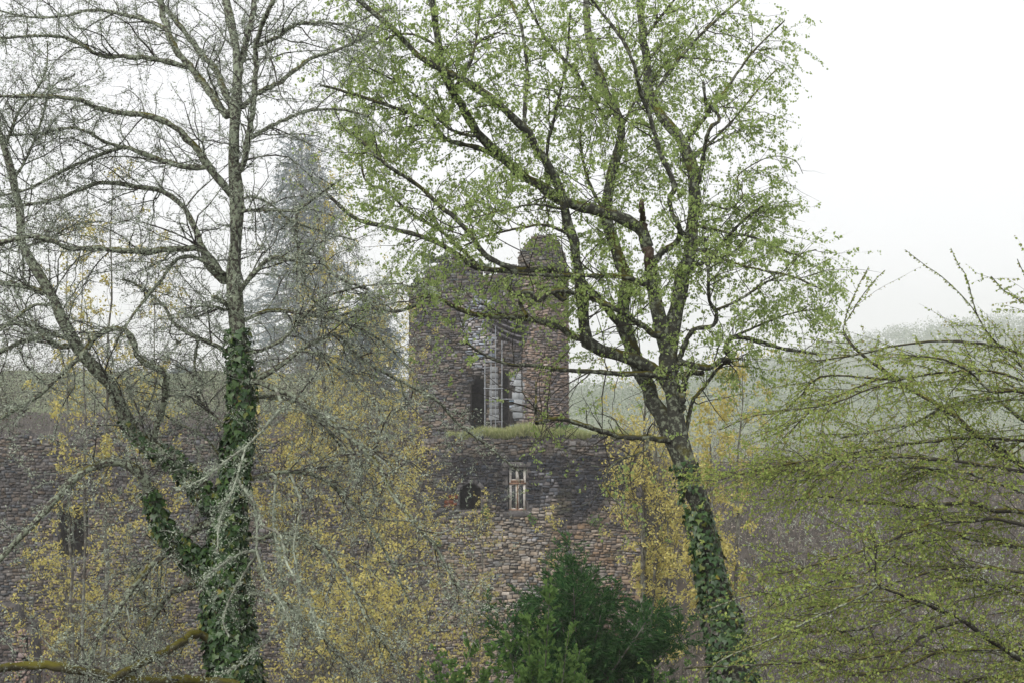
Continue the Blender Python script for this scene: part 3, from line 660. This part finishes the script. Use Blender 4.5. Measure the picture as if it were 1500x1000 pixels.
# ---- the birch
D = 18.5
bi = Tree('birch_tree', P(1100, 1210, D), 'leafy birch with forked mossy trunk and fresh green leaves', 'tree', D); bi.m = M_BI
BT, BRd = bi.limb('1112,1230 1098,1080 1085,1005 1070,930 1055,870 1040,800 1028,750 1013,700 998,655 990,610 984,565 976,516 967,473 956,419 953,392', 25, 9, .3, part='trunk', sides=12, wob=.12)
bi.limb('953,394 950,370 946,354 942,329 941,312 939,295', 9, 3.5, .1, M_SNAG, 'snag', label='split brown dead wood of the broken leader', wob=.5)
for d in ['948,362 941,338 931,330 922,325 899,316 870,307 845,302 806,282 765,258 735,231 704,200 684,167 663,133 646,102 643,68 638,34 634,0 628,-50|9.5 4.5|-1.2',
 '980,545 982,500 987,462 992,440 1000,404 1010,361 1016,329 1018,300 1016,280 1017,262 1010,238 1000,213 986,190 969,170 955,146 945,85 940,30 935,-50|13 5|.9',
 '1008,690 990,660 982,638 964,602 949,566 931,516 915,482 914,450 917,419 910,390 895,347 888,318 891,289 901,238 911,187 891,143 877,102 864,75 860,30 855,-50|14 4.5|2.2',
 '918,490 888,451 863,422 840,405 806,395 755,396 704,394 670,374 643,357 609,344 561,331 520,320 475,280|6 2.5|-.6',
 '984,568 971,548 949,534 920,523 884,512 857,498 854,462 850,419 847,390 838,347 827,307 816,269 796,231 772,194 735,156 704,133 663,109 616,85 585,51 544,17 505,-20|11 3.2|-1.6',
 '857,498 841,494 823,480 802,473 772,466 718,464 690,459 663,449 636,435 626,432 612,445 582,456 541,452 500,462|5.5 2|-.9',
 '978,553 960,548 917,547 863,543 816,541 780,534 748,534 711,520 680,500|4.8 1.6|-1.4', '990,650 985,646 938,640 906,638 874,628 834,615 812,613 785,619|5 3|-1.5', '786,618 785,600 785,581 785,559|2.8 1.2|.1', '810,614 795,606 786,600 783,592|2.5 2|.2',
 '949,642 942,660 910,672 891,687 887,711 904,735|2.4 1.2|-.8', '958,425 946,419 924,408 895,404 859,404 820,403 780,403 740,398|4.5 2|-1.2', '968,486 960,491 935,473 899,451 866,437 827,426 802,430|5 3|-1.5',
 '826,440 815,432 806,425 797,436 789,440 781,436 779,429 772,427 765,429 762,440 764,450 772,464|4 3|-.2', '988,540 996,530 1010,534 1039,538 1057,527 1072,527 1064,512 1072,494 1104,498 1153,512 1200,518|5.5 2|.8',
 '998,600 1000,574 1007,548 1028,545|6 4|-.3', '1005,630 1014,588 1032,566 1050,541 1078,518|3.6 2|.7', '995,525 1003,505 1014,484 1046,476 1048,455 1039,440 1037,394 1033,350|4.2 2|-.8', '1048,455 1086,437 1126,412 1160,400|2.6 1.2|.3',
 '955,392 964,376 971,368 992,354 996,336 985,315 980,290|6 3|-.5', '1005,402 1018,390 1039,379 1054,361 1090,322 1120,300|4 1.6|.7', '1017,270 1025,262 1032,221 1039,190 1054,177 1048,163 1034,150 1030,120|3.8 2.2|-.5',
 '1040,300 1068,306 1088,286 1080,260 1109,238 1136,229 1165,236 1176,255|2 .5|.3', '770,195 768,187 770,143 772,102 768,65 762,34 745,0 735,-30|3.6 1.8|.6', '888,175 884,170 860,136 840,102 806,68 790,40 770,0|3.5 1.8|-.8',
 '988,275 983,258 966,221 952,170 938,136 925,85 901,44 874,10 850,-30|4.2 2|-.9', '740,237 704,218 653,204 633,180 592,163 554,150 500,133 470,125|4.2 1.8|-1', '755,396 711,374 684,337 646,303 612,272 561,238 517,194|4.6 2.2|-.4',
 '704,394 670,360 643,337 602,313 568,282 534,262 530,200|3.2 1.4|.6', '1016,329 1060,340 1110,350 1160,372 1195,366|3 1|.6', '1000,213 1050,150 1100,80 1150,30|3.4 1|.4', '1010,238 1070,180 1120,120 1140,100|2.6 1|1', '1072,494 1150,462 1215,450|2.2 .9|.6',
 '1010,361 1090,390 1160,405 1205,425|2.8 1|-.6', '955,146 1000,80 1060,20 1110,-20|3.4 1.4|.5', '940,60 980,10 1010,-30|3 1.4|-.4', '911,187 940,130 980,90 1020,40|2.8 1|.9', '663,133 690,90 700,40 705,-20|3 1.3|.5', '806,282 800,230 815,160 830,90 835,20|3.2 1.3|-.7',
 '704,200 660,190 620,150 580,120 540,100|2.8 1.2|-.8', '838,347 800,330 760,335 715,345 680,360|2.8 1.2|-1', '827,307 780,300 730,310 690,320|2.4 1|-1.4', '643,68 600,50 560,60 520,90|2.6 1.1|.6', '888,318 860,260 850,200 858,150|3 1.3|1']:
    a, r, z = d.split('|'); r0, r1 = map(float, r.split()); bi.limb(a, r0, r1, float(z), wob=.3)
lp, lr = bi.arrays()
up = lp[2:]; upr = lr[2:]
b1, q1 = grow(up, upr, 8.5, (.5, 1.7), 9, (30, 70), .22, .2, (0, 0, -.015), rr=.5, rlen=.0075, taper=.4)
b2, q2 = grow(b1, q1, 5.5, (.25, .8), 5, (25, 65), .1, .2, (0, 0, -.16), rr=.7, rlen=.007, taper=.3)
b3, q3 = grow(b2, q2, 3, (.1, .3), 4, (30, 70), .1, .2, (0, 0, -.2), rr=.7, rlen=.008, taper=.2)
# keep the low trunk limbs leafless and the crown within its real reach
def cut(p, q, f): k = f(p[:, 0]); return p[k], q[k]
def bircrown(o):
    d = (o - CAM) @ Fv; px = 750 + ((o - CAM) @ Xv) / d * F; py = 500 - ((o - CAM) @ Uv) / d * F
    keep = np.where((px > 1150) & (py < 345), .06, 1) * np.where(px > 1235, 0, 1) * np.where(py > 555, .12, np.where(py > 470, .55, 1.0)) * np.where((px < 600) & (py > 330), .5, 1) * np.where(px < 500, .35, 1) * np.where((px > 560) & (px < 850) & (py > 430), .4, 1) * np.where((px > 745) & (px < 840) & (py > 300) & (py < 430), .35, 1)
    return rng.random(len(o)) < keep
b1, q1 = cut(b1, q1, lambda o: np.where(((o - CAM) @ Xv) / ((o - CAM) @ Fv) * F + 750 > 1120, rng.random(len(o)) < .5, True)); b2, q2 = cut(b2, q2, bircrown); b3, q3 = cut(b3, q3, bircrown)
s = Soup(); tubes(s, b1, q1, 5); bi.part('branches', s, M_BIW, 'stuff')
s = Soup(); tubes(s, b2, q2, 3); tubes(s, b3, q3, 3); bi.part('twigs', s, M_BIW, 'stuff')
s = Soup()
for src, per in ((b2, 19), (b3, 26)):
    p, a = sample_on(src, per, .05); rp = rng.integers(1, 5, len(p)); p = np.repeat(p, rp, 0); a = np.repeat(a, rp, 0); n = len(p); p = p + rng.normal(size=p.shape) * .016
    leaves(s, p, a * .4 + np.array([0, 0, -.8]), rng.uniform(.45, 1.3, n) * .035, spread=.45, width=1.05)
bi.part('leaves', s, M_BLEAF, 'stuff')
ivy('ivy', 'ivy climbing the lower trunk of the green birch', BT[4:23] + np.array([-.07, -.05, 0]), np.interp(np.arange(19), [0, 5, 10, 14, 18], [.33, .26, .17, .13, .10]), .066, 3000, 260, fluff=.08)

# ---- the hornbeam reaching in from the right
D = 13.0
hb = Tree('hornbeam_tree', P(1690, 1350, D), 'spreading tree with layered small leaves reaching in from the right edge', 'tree', D); hb.m = M_HB
hb.limb('1700,1400 1690,1200 1672,1000 1650,800 1635,600 1628,430 1632,250 1655,80 1670,-80', 36, 2.5, .5, part='trunk', sides=12, wob=.1)
for d in ['1665,1040 1600,1010 1510,972 1452,939 1425,918 1391,898 1357,883 1323,871 1289,859 1282,843 1284,800|8.5 1.5|-1.6', '1284,858 1279,855 1221,862 1170,860 1136,867 1095,872 1040,890|3.2 1.2|.6', '1412,913 1398,911 1357,928 1323,952 1289,959 1238,967 1184,969 1109,973 1000,978|3.6 1.4|-.7',
 '1395,900 1367,901 1333,922 1300,940 1260,945|2.8 1.2|.6', '1360,885 1340,888 1306,905 1252,922 1190,925 1120,940|3 1.2|.9', '1660,985 1560,965 1500,952 1456,951 1408,952 1367,956 1333,973 1292,983 1248,988|4.5 2|-1', '1284,859 1238,884 1190,905 1136,932 1061,963 1034,990|3 1.3|-.8',
 '1645,770 1560,758 1500,750 1459,747 1422,737 1374,737 1340,742 1299,737 1258,733 1204,726 1150,735|7 1.5|1.2', '1648,790 1560,778 1500,769 1466,759 1425,762 1371,765 1340,776 1299,793 1252,810 1204,823 1140,840|5.5 1.3|-1.2', '1650,830 1560,812 1500,803 1459,796 1404,787 1354,793 1310,812 1289,830 1238,845 1190,860|4.6 1.5|.8',
 '1640,760 1560,740 1500,721 1469,708 1428,694 1377,685 1310,683 1230,690 1160,705|5 1.4|-.9', '1640,690 1560,655 1500,616 1476,595 1456,583 1422,585 1374,599 1340,619 1289,629 1230,640|5 1.5|1', '1635,620 1560,590 1490,573 1452,573 1432,554 1415,541 1380,525 1330,520|4.4 1.4|-.8',
 '1645,750 1560,715 1500,680 1450,650 1415,622 1388,602 1357,582 1326,565 1306,551 1255,514 1235,486|9 2.4|1', '1310,556 1282,556 1238,575 1190,600 1150,640|2.6 1.1|-.8', '1306,551 1282,553 1204,551 1170,582 1143,602 1102,609 1054,629|2.6 1|.6',
 '1635,640 1560,600 1500,540 1449,490 1425,452 1401,425 1374,401 1354,388 1326,366|2.4 .5|.5', '1432,462 1427,449 1415,405 1404,388 1393,364|1.1 .5|-.2', '1235,486 1240,460 1250,435 1262,410 1272,391|1 .5|.2', '1240,470 1262,435 1280,412 1296,396|1 .5|-.2', '1630,560 1570,500 1500,445 1470,425 1452,405|2.4 .8|-1', '1570,500 1530,440 1500,400 1490,380|2 .8|-.6',
 '1640,700 1500,690 1400,675 1300,668 1200,672 1100,690 1045,705|4.5 1|-1.3', '1640,660 1500,645 1420,640 1330,650 1240,665 1150,692 1060,694|4.5 1|.4', '1660,960 1560,900 1500,870 1430,850 1370,845 1310,815|4.5 1.3|1.2', '1650,880 1560,850 1480,835 1400,830 1320,850 1240,880 1180,890|4 1.2|-.5', '1635,600 1540,540 1470,510 1400,500 1320,505 1250,520 1180,530|4 1.2|.9', '1635,640 1540,580 1460,545 1380,545 1300,560 1220,590 1150,600|3.6 1.1|-1', '1665,1050 1560,1000 1470,990 1380,1005 1300,1020|4.5 2|.6', '1628,430 1690,330 1750,220 1800,100|9 2|1', '1632,260 1700,160 1760,40|7 2|-1', '1630,350 1720,300 1830,270|6 2|.6', '1650,700 1740,600 1860,540|9 2|-.6', '1655,860 1760,780 1880,740|8 2|.8', '1630,480 1700,430 1790,420|6 2|-1.4', '1650,100 1700,20 1720,-60|4 1.5|.4']:
    a, r, z = d.split('|'); r0, r1 = map(float, r.split()); hb.limb(a, r0 * .8, r1 * .85, float(z), wob=.6, m=M_LT if r0 in (3.0, 3.2, 2.8, 4.6, 5.0) else None)
lp, lr = hb.arrays()
b1, q1 = grow(lp[1:], lr[1:], 11, (.35, 1.2), 9, (25, 60), .25, .13, (-.02, 0, -.012), flat=.28, rr=.5, rlen=.007, taper=.35)
b2, q2 = grow(b1, q1, 8, (.15, .5), 4, (30, 60), .1, .12, (0, 0, -.03), flat=.3, rr=.7, rlen=.007, taper=.3)
def hbreach(o):
    d = (o - CAM) @ Fv; px = 750 + ((o - CAM) @ Xv) / d * F; py = 500 - ((o - CAM) @ Uv) / d * F
    return rng.random(len(o)) < np.where((py < 470) & (px < 1445), .05, np.where(py < 510, .4, 1)) * np.where(px < 1120, .45, 1) * np.where((px < 1100) & (py > 800), .25, 1)
b1, q1 = cut(b1, q1, hbreach); ke = ~((((b1[:, -1] - CAM) @ Xv) / ((b1[:, -1] - CAM) @ Fv) * F + 750 < 1535) & (500 - ((b1[:, -1] - CAM) @ Uv) / ((b1[:, -1] - CAM) @ Fv) * F < 385)); b1, q1 = b1[ke], q1[ke]; b2, q2 = grow(b1, q1, 10, (.15, .5), 4, (30, 60), .1, .12, (0, 0, -.03), flat=.3, rr=.7, rlen=.007, taper=.3); b2, q2 = cut(b2, q2, hbreach)
s = Soup(); tubes(s, b1, q1, 5); hb.part('branches', s, M_HB, 'stuff')
s = Soup(); tubes(s, b2, q2, 3); hb.part('twigs', s, M_BIW, 'stuff')
s = Soup()
for src, per in ((b2, 55), (b1, 26), (lp[[17, 18, 19, 20, 21, 22]], 110)):
    p, a = sample_on(src, per, .1); leaves(s, p, a * .5 + np.array([0, 0, -.65]), rng.uniform(.6, 1.25, len(p)) * .025, spread=.4, width=.95)
hb.part('leaves', s, M_HLEAF, 'stuff')

# ------------------------------------------------------------------ untraced trees, further off
def slim_tree(name, label, px, base_py, top_py, d, w, nclust, m=M_YEL, size=.095, stems=1, lean=0.0, bk=None, group=None, rpx=3.5, cat='tree', t0=.25):
    gx_ = xx(px, d); c0 = np.array([gx_, d, float(height(np.array(gx_), np.array(d))) - .1]); top = P(px + lean, top_py, d)
    e = empty(name, c0, label, cat, group); H = top[2] - c0[2]; wm = w / F * d
    ps = []; rs = []
    for k in range(stems):
        o = np.array([rng.uniform(-.3, .3) * wm, rng.uniform(-.5, .5), 0]) * (k > 0); tt = np.linspace(0, 1, 20)[:, None]
        p = (c0 + o * .3) * (1 - tt) + (top + o - np.array([0, 0, rng.uniform(0, .2) * H * (k > 0)])) * tt + np.cumsum(rng.normal(size=(20, 3)), 0) * np.array([.025, .025, 0]) * H * .12
        p[0] = c0 + o * .3; ps.append(p); rs.append(np.linspace(1, .12, 20) * rpx * d / F * (1 if k == 0 else .7))
    ps = np.stack(ps); rs = np.stack(rs)
    for k in range(stems):
        s = Soup(); tubes(s, ps[k:k + 1], rs[k:k + 1], 7); link('trunk' if k == 0 else 'stem', s.build('trunk', True), e, bk or M_BG)
    b1, q1 = grow(ps, rs, 60 / H / max(1, stems) ** .5, (wm * .45, wm * 1.05), 8, (28, 68), t0, .16, (0, 0, .05), rr=.45, rlen=.008, taper=.5)
    b2, q2 = grow(b1, q1, 2.6, (wm * .1, wm * .34), 3, (25, 60), .15, .15, (0, 0, .06), rr=.6, rlen=.008)
    s = Soup(); tubes(s, b1, q1, 4); tubes(s, b2, q2, 3); tag(link('branches', s.build('branches', True), e, bk or M_BG), kind='stuff')
    tot = np.linalg.norm(np.diff(b2, axis=1), axis=2).sum(); p, a = sample_on(b2, nclust * 1.15 / tot, .2); n = 5
    pp = np.repeat(p, n, 0) + rng.normal(size=(len(p) * n, 3)) * size * .5
    s = Soup(); leaves(s, pp, rng.normal(size=pp.shape) * .8 + np.array([0, 0, -.5]), rng.uniform(.5, 1.2, len(pp)) * size, spread=.4, width=.7)
    tag(link('blossom', s.build('blossom', True), e, m), kind='stuff')
G = 'yellow blossoming trees in front of the wall'
for a in [('slender pale stemmed tree with sparse yellow buds left of the lichen trunk', 148, 245, 34, 130, 420, 2, 8, 4.5),
          ('thin yellow budded tree showing through the twigs at far left', 108, 330, 38, 110, 330, 1, -10, 3),
          ('thin yellow budded tree just left of the ivy trunk', 222, 360, 36, 120, 340, 1, 0, 3),
          ('tall yellow blossoming tree against the blue conifer', 465, 265, 44, 190, 900, 2, 0, 4),
          ('broad yellow blossoming tree just left of the tower', 560, 440, 46, 230, 1150, 3, 0, 4),
          ('yellow blossoming tree crossing the tower foot', 612, 480, 50, 140, 700, 2, 0, 3.5),
          ('yellow sapling rising below the arched opening', 700, 745, 55, 110, 500, 2, 10, 2.5),
          ('yellow sapling tip poking out above the dark conifer', 812, 755, 52, 70, 260, 1, 0, 2.2),
          ('yellow blossoming tree between the birch stems, with lichen spotted trunk', 938, 560, 40, 180, 900, 2, 6, 7),
          ('golden tree behind the ivied foot of the birch', 990, 660, 40, 130, 1000, 2, -10, 4),
          ('golden tree right of the birch fork against the misty hill', 1070, 520, 34, 150, 1300, 3, 15, 4.5),
          ('low yellow blossoming bush tree at lower left', 110, 800, 40, 230, 750, 3, 0, 3),
          ('yellow blossoming tree behind the mossy boughs', 235, 770, 42, 200, 800, 3, 0, 3),
          ('yellow blossoming tree right of the ivy trunk', 425, 560, 40, 190, 900, 3, 0, 3.5),
          ('low yellow blossoming tree beside the hanging lichen of the trunk', 480, 800, 36, 240, 800, 4, 0, 3),
          ('spreading yellow blossoming tree at the very bottom, left of the green shrubs', 560, 860, 32, 260, 800, 4, 0, 3),
          ('low yellow blossoming tree below the tower, left of the conifer', 590, 720, 42, 240, 850, 4, 0, 3)]:
    lb, px, top, d, w, n, st, lean, rp = a
    slim_tree('yellow_tree', lb, px, 1000, top, d, w, n, stems=st, lean=lean, group=G, rpx=rp, t0=.45 if top < 600 else .3)

for a in [('bare grey scrub tree on the bank right of the birch foot', 1140, 700, 52, 170, 500, 3), ('bare lichened scrub tree below the hornbeam boughs, at the middle of the bank', 1250, 760, 48, 190, 600, 3),
          ('bare grey scrub tree low on the bank near the right edge', 1400, 730, 56, 200, 600, 3), ('tallest bare scrub tree on the bank, under the misty hill', 1320, 640, 70, 170, 500, 2), ('small bare scrub tree beside the ivied birch foot', 1120, 840, 42, 140, 400, 3), ('bare scrub tree at the lower right corner', 1460, 850, 40, 190, 500, 3)]:
    slim_tree('scrub_tree', a[0], a[1], 1000, a[2], a[3], a[4], a[5], M_LICH, .07, stems=a[6], group='bare scrub trees on the bank', rpx=3, bk=M_SCRUB, t0=.2)
# blue grey cedar and far conifers
def conifer(name, label, px, base_py, top_py, d, w, n, m, size, group=None, sparse=1.0):
    top = P(px, top_py, d); bot = P(px, base_py, d); e = empty(name, bot - np.array([0, 0, 2.0]), label, 'tree', group); H = top[2] - bot[2]; wm = w / F * d / 2
    tt = np.linspace(0, 1, 14)[:, None]; tr = (bot - np.array([0, 0, 2.0])) * (1 - tt) + top * tt
    s = Soup(); tubes(s, tr[None], np.linspace(.028, .002, 14)[None] * H, 7); link('trunk', s.build('trunk', True), e, M_BG)
    K = int(300 * sparse); t = rng.random(K) ** .9; ang = rng.uniform(0, 2 * math.pi, K); L = wm * (1 - t) ** .8 * rng.uniform(.55, 1.15, K) + .15
    bp = np.zeros((K, 7, 3)); bp[:, 0] = bot * (1 - t[:, None]) + top * t[:, None]
    for k in range(1, 7):
        f = k / 6; bp[:, k] = bp[:, 0] + np.stack([np.cos(ang) * L * f, np.sin(ang) * L * f, L * (.25 * f - .42 * f * f) + .5 * L * t], 1) + rng.normal(size=(K, 3)) * .04 * L[:, None]
    br = np.linspace(1, .2, 7)[None] * (L * .014)[:, None]
    s = Soup(); tubes(s, bp, br, 4); tag(link('boughs', s.build('boughs', True), e, M_BG), kind='stuff')
    b2, q2 = grow(bp, br, 60 / wm / 3, (wm * .12, wm * .35), 5, (30, 65), .15, .15, (0, 0, -.02), flat=.5)
    tot = np.linalg.norm(np.diff(b2, axis=1), axis=2).sum(); p, a = sample_on(b2, n / tot, .05)
    s = Soup(); leaves(s, p, a * .9, rng.uniform(.6, 1.3, len(p)) * size, spread=.45, width=.28); tag(link('needles', s.build('needles', True), e, m), kind='stuff')
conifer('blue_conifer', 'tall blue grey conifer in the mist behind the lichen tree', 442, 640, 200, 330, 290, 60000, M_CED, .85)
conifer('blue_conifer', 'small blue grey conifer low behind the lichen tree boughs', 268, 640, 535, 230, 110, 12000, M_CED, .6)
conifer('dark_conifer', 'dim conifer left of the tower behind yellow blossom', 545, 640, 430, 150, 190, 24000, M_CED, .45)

# the dark feathery conifer, low in the middle
D = 25.0
c0 = np.array([xx(845, D), D, float(height(np.array(xx(845, D)), np.array(D))) - .1])
e = empty('feathery_conifer', c0, 'dark green feathery conifer bush at the bottom centre', 'conifer')
ps, rs = [], []
for (tx_, ty_, dd) in ((838, 795, 0), (800, 870, -.5), (895, 865, .4), (970, 890, .2), (755, 890, .2), (850, 860, -.8), (930, 930, -.9), (1010, 900, .6), (735, 905, 0), (852, 822, .3), (828, 832, -.3), (780, 885, .5), (870, 852, -.2), (940, 900, -.3), (705, 895, .4), (750, 930, -.7), (840, 860, -1.3), (950, 905, -1.2), (1000, 930, -.2), (820, 890, -1), (985, 960, -.5), (880, 900, -1.1)):
    t_ = P(tx_, ty_, D + dd); tt = np.linspace(0, 1, 12)[:, None]; mid = c0 + np.array([0, 0, .6])
    p = resample(np.stack([c0, c0 * .45 + np.array([t_[0] * .3 + c0[0] * .7, t_[1], t_[2]]) * .55, t_]), 12); ps.append(p); rs.append(np.linspace(.05, .006, 12))
ps, rs = np.stack(ps), np.stack(rs)
for k in range(len(ps)):
    s = Soup(); tubes(s, ps[k:k + 1], rs[k:k + 1], 6); link('stem', s.build('stem', True), e, M_BG)
b1, q1 = grow(ps, rs, 13, (.55, 1.3), 8, (40, 80), .3, .12, (0, 0, .0), flat=.55, rr=.4, rlen=.008, taper=.68)
b2, q2 = grow(b1, q1, 14, (.14, .40), 5, (25, 50), .1, .12, (0, 0, -.01), rr=.6, rlen=.008, taper=.4)
s = Soup(); tubes(s, b1, q1, 3); tag(link('branches', s.build('branches', True), e, M_BG), kind='stuff')
s = Soup(); p, a = sample_on(b2, 66, .05); leaves(s, p, a, rng.uniform(.6, 1.3, len(p)) * .105, spread=.36, width=.22); tag(link('needles', s.build('needles', True), e, M_CON), kind='stuff')

# light green shrubs in front of it
def leafy_shrub(name, label, tips, D, basepx, size, per, m, group=None):
    g0 = xx(basepx, D); c0 = np.array([g0, D, float(height(np.array(g0), np.array(D))) - .1]); e = empty(name, c0, label, 'shrub', group)
    ps = []
    for (a, b) in tips:
        t_ = P(a, b, D + rng.uniform(-.5, .5)); o = np.array([rng.uniform(-.15, .15), rng.uniform(-.15, .15), 0])
        ps.append(resample(np.stack([c0 + o, (c0 + o) * .5 + t_ * .5 + np.array([(c0[0] - t_[0]) * .15, 0, .1]), t_]), 12))
    ps = np.stack(ps); rs = np.repeat(np.linspace(.022, .004, 12)[None], len(ps), 0)
    for k in range(len(ps)):
        s = Soup(); tubes(s, ps[k:k + 1], rs[k:k + 1], 5); link('stem', s.build('stem', True), e, M_BG)
    b1, q1 = grow(ps, rs, 14, (.2, .55), 6, (30, 60), .45, .14, (0, 0, .1), rr=.5, rlen=.008)
    s = Soup(); tubes(s, b1, q1, 3); tag(link('branches', s.build('branches', True), e, M_BG), kind='stuff')
    s = Soup(); p, a = sample_on(b1, per, .15); leaves(s, p, a + np.array([0, 0, .15]), rng.uniform(.5, 1.2, len(p)) * size, 'oval', spread=.6, width=.75); tag(link('leaves', s.build('leaves', True), e, m), kind='stuff')
leafy_shrub('leafy_shrub', 'light green leafy shrub in front of the dark conifer', [(805, 868), (770, 900), (740, 925), (835, 910), (790, 940), (850, 950), (720, 950), (860, 985), (760, 980), (815, 985)], 21, 795, .085, 60, M_SHR)
leafy_shrub('leafy_shrub', 'lowest light green shrub, left of the one before the conifer', [(640, 955), (660, 975), (690, 945), (615, 985), (675, 990), (710, 985), (630, 1000)], 21, 660, .08, 60, M_SHR)
leafy_shrub('leafy_shrub', 'green shrub at the bottom right of the dark conifer', [(975, 985), (930, 990), (1000, 975), (1030, 990), (955, 975)], 22, 975, .06, 40, M_SHR)

# ------------------------------------------------------------------ undergrowth and distance
def brush(name, label, x0, x1, y0, y1, n, hmin, hmax, m, litter, lm):
    X = rng.uniform(0, 1, n); Y = rng.uniform(y0, y1, n); Xw = x0(Y) + X * (x1(Y) - x0(Y)); Z = height(Xw, Y)
    H = rng.uniform(hmin, hmax, n); d = nrm(np.stack([rng.normal(0, .35, n), rng.normal(0, .35, n), np.ones(n)], 1)); k = 4
    pts = np.zeros((n, k, 3)); pts[:, 0] = np.stack([Xw, Y, Z - .1], 1)
    for i in range(1, k): d = nrm(d + rng.normal(size=(n, 3)) * .25); pts[:, i] = pts[:, i - 1] + d * (H / (k - 1))[:, None]
    rad = (H * .005)[:, None] * np.linspace(1, .2, k)[None]
    b1, q1 = grow(pts, rad, 1.0, (.5, 1.6), 3, (25, 60), .2, .2, (0, 0, .04), rr=.6, rlen=.007)
    s = Soup(); tubes(s, pts, rad, 3); tubes(s, b1, q1, 3)
    o = tag(link(name, s.build(name, True), None, m), label, 'undergrowth', kind='stuff')
    if litter:
        p, a = sample_on(b1, litter, .2); s = Soup(); leaves(s, p, a, rng.uniform(.5, 1.2, len(p)) * .11, spread=.8, width=.8)
        tag(link('foliage', s.build('foliage', True), None, lm), label.replace('bare twiggy', 'small leaves among the'), 'foliage', kind='stuff')
xl = lambda px: (lambda Y: (px - 750) / F * Y)
brush('undergrowth', 'bare twiggy scrub on the bank behind the spreading tree', xl(945), xl(1620), 48, 92, 3400, 1.2, 4.0, M_SCRUB, 9, M_LIT)
brush('undergrowth', 'bare twiggy scrub along the foot of the wall', xl(-80), xl(1000), 44, 73, 1500, 1.5, 4.5, M_SCRUB, 1.0, M_YEL)
brush('undergrowth', 'bare twiggy scrub on the rise behind the left wall', xl(-120), xl(600), 80, 130, 1300, 2, 4, M_SCRUB, 4, M_WOOD)
def wood(name, label, f, n, size, per, m, lf=.17):
    x, y = f(n); z = height(x, y); H = rng.uniform(.6, 1.3, n) * size
    c0 = np.stack([x, y, z + H * .55], 1); pp = np.repeat(c0, per, 0) + nrm(rng.normal(size=(n * per, 3))) * (rng.random((n * per, 1)) ** .4) * np.repeat(H, per)[:, None] * np.array([.42, .42, .55])
    s = Soup(); leaves(s, pp, rng.normal(size=pp.shape), rng.uniform(.5, 1.2, len(pp)) * size * lf * np.clip(np.repeat(y, per) / 800, .3, 1) * (1 if size > 5 else 2.2), spread=.5, width=.9)
    tag(link(name, s.build(name, True), None, m), label, 'wood', kind='stuff')
def fr(n): y = 190 + 990 * rng.random(n) ** .7; a = rng.uniform(.0, .42, n); return a * y, y
wood('far_wood', 'wooded hillside fading into mist at right', fr, 1900, 13, 48, M_WOOD, .11)
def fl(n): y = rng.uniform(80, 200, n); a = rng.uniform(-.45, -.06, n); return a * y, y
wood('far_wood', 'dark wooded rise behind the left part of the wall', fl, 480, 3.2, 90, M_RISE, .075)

# ------------------------------------------------------------------ mist: one closed box of air round everything
s = Soup(); s.box((-620, -70, -16), (720, 1520, 92))
hz = link('haze', s.build('haze'), None)
m, t, out = mat('mist'); v = t.nodes.new('ShaderNodeVolumePrincipled'); v.inputs['Color'].default_value = (.975, .985, 1, 1); v.inputs['Density'].default_value = .0007; v.inputs['Anisotropy'].default_value = .2
t.links.new(v.outputs[0], out.inputs['Volume']); hz.data.materials.append(m)
tag(hz, 'thin pale mist filling the valley air', 'haze', kind='stuff')
tri = sum(len(o.data.loops) - 2 * len(o.data.polygons) for o in bpy.data.objects if o.type == 'MESH'); print('TRIS', tri)
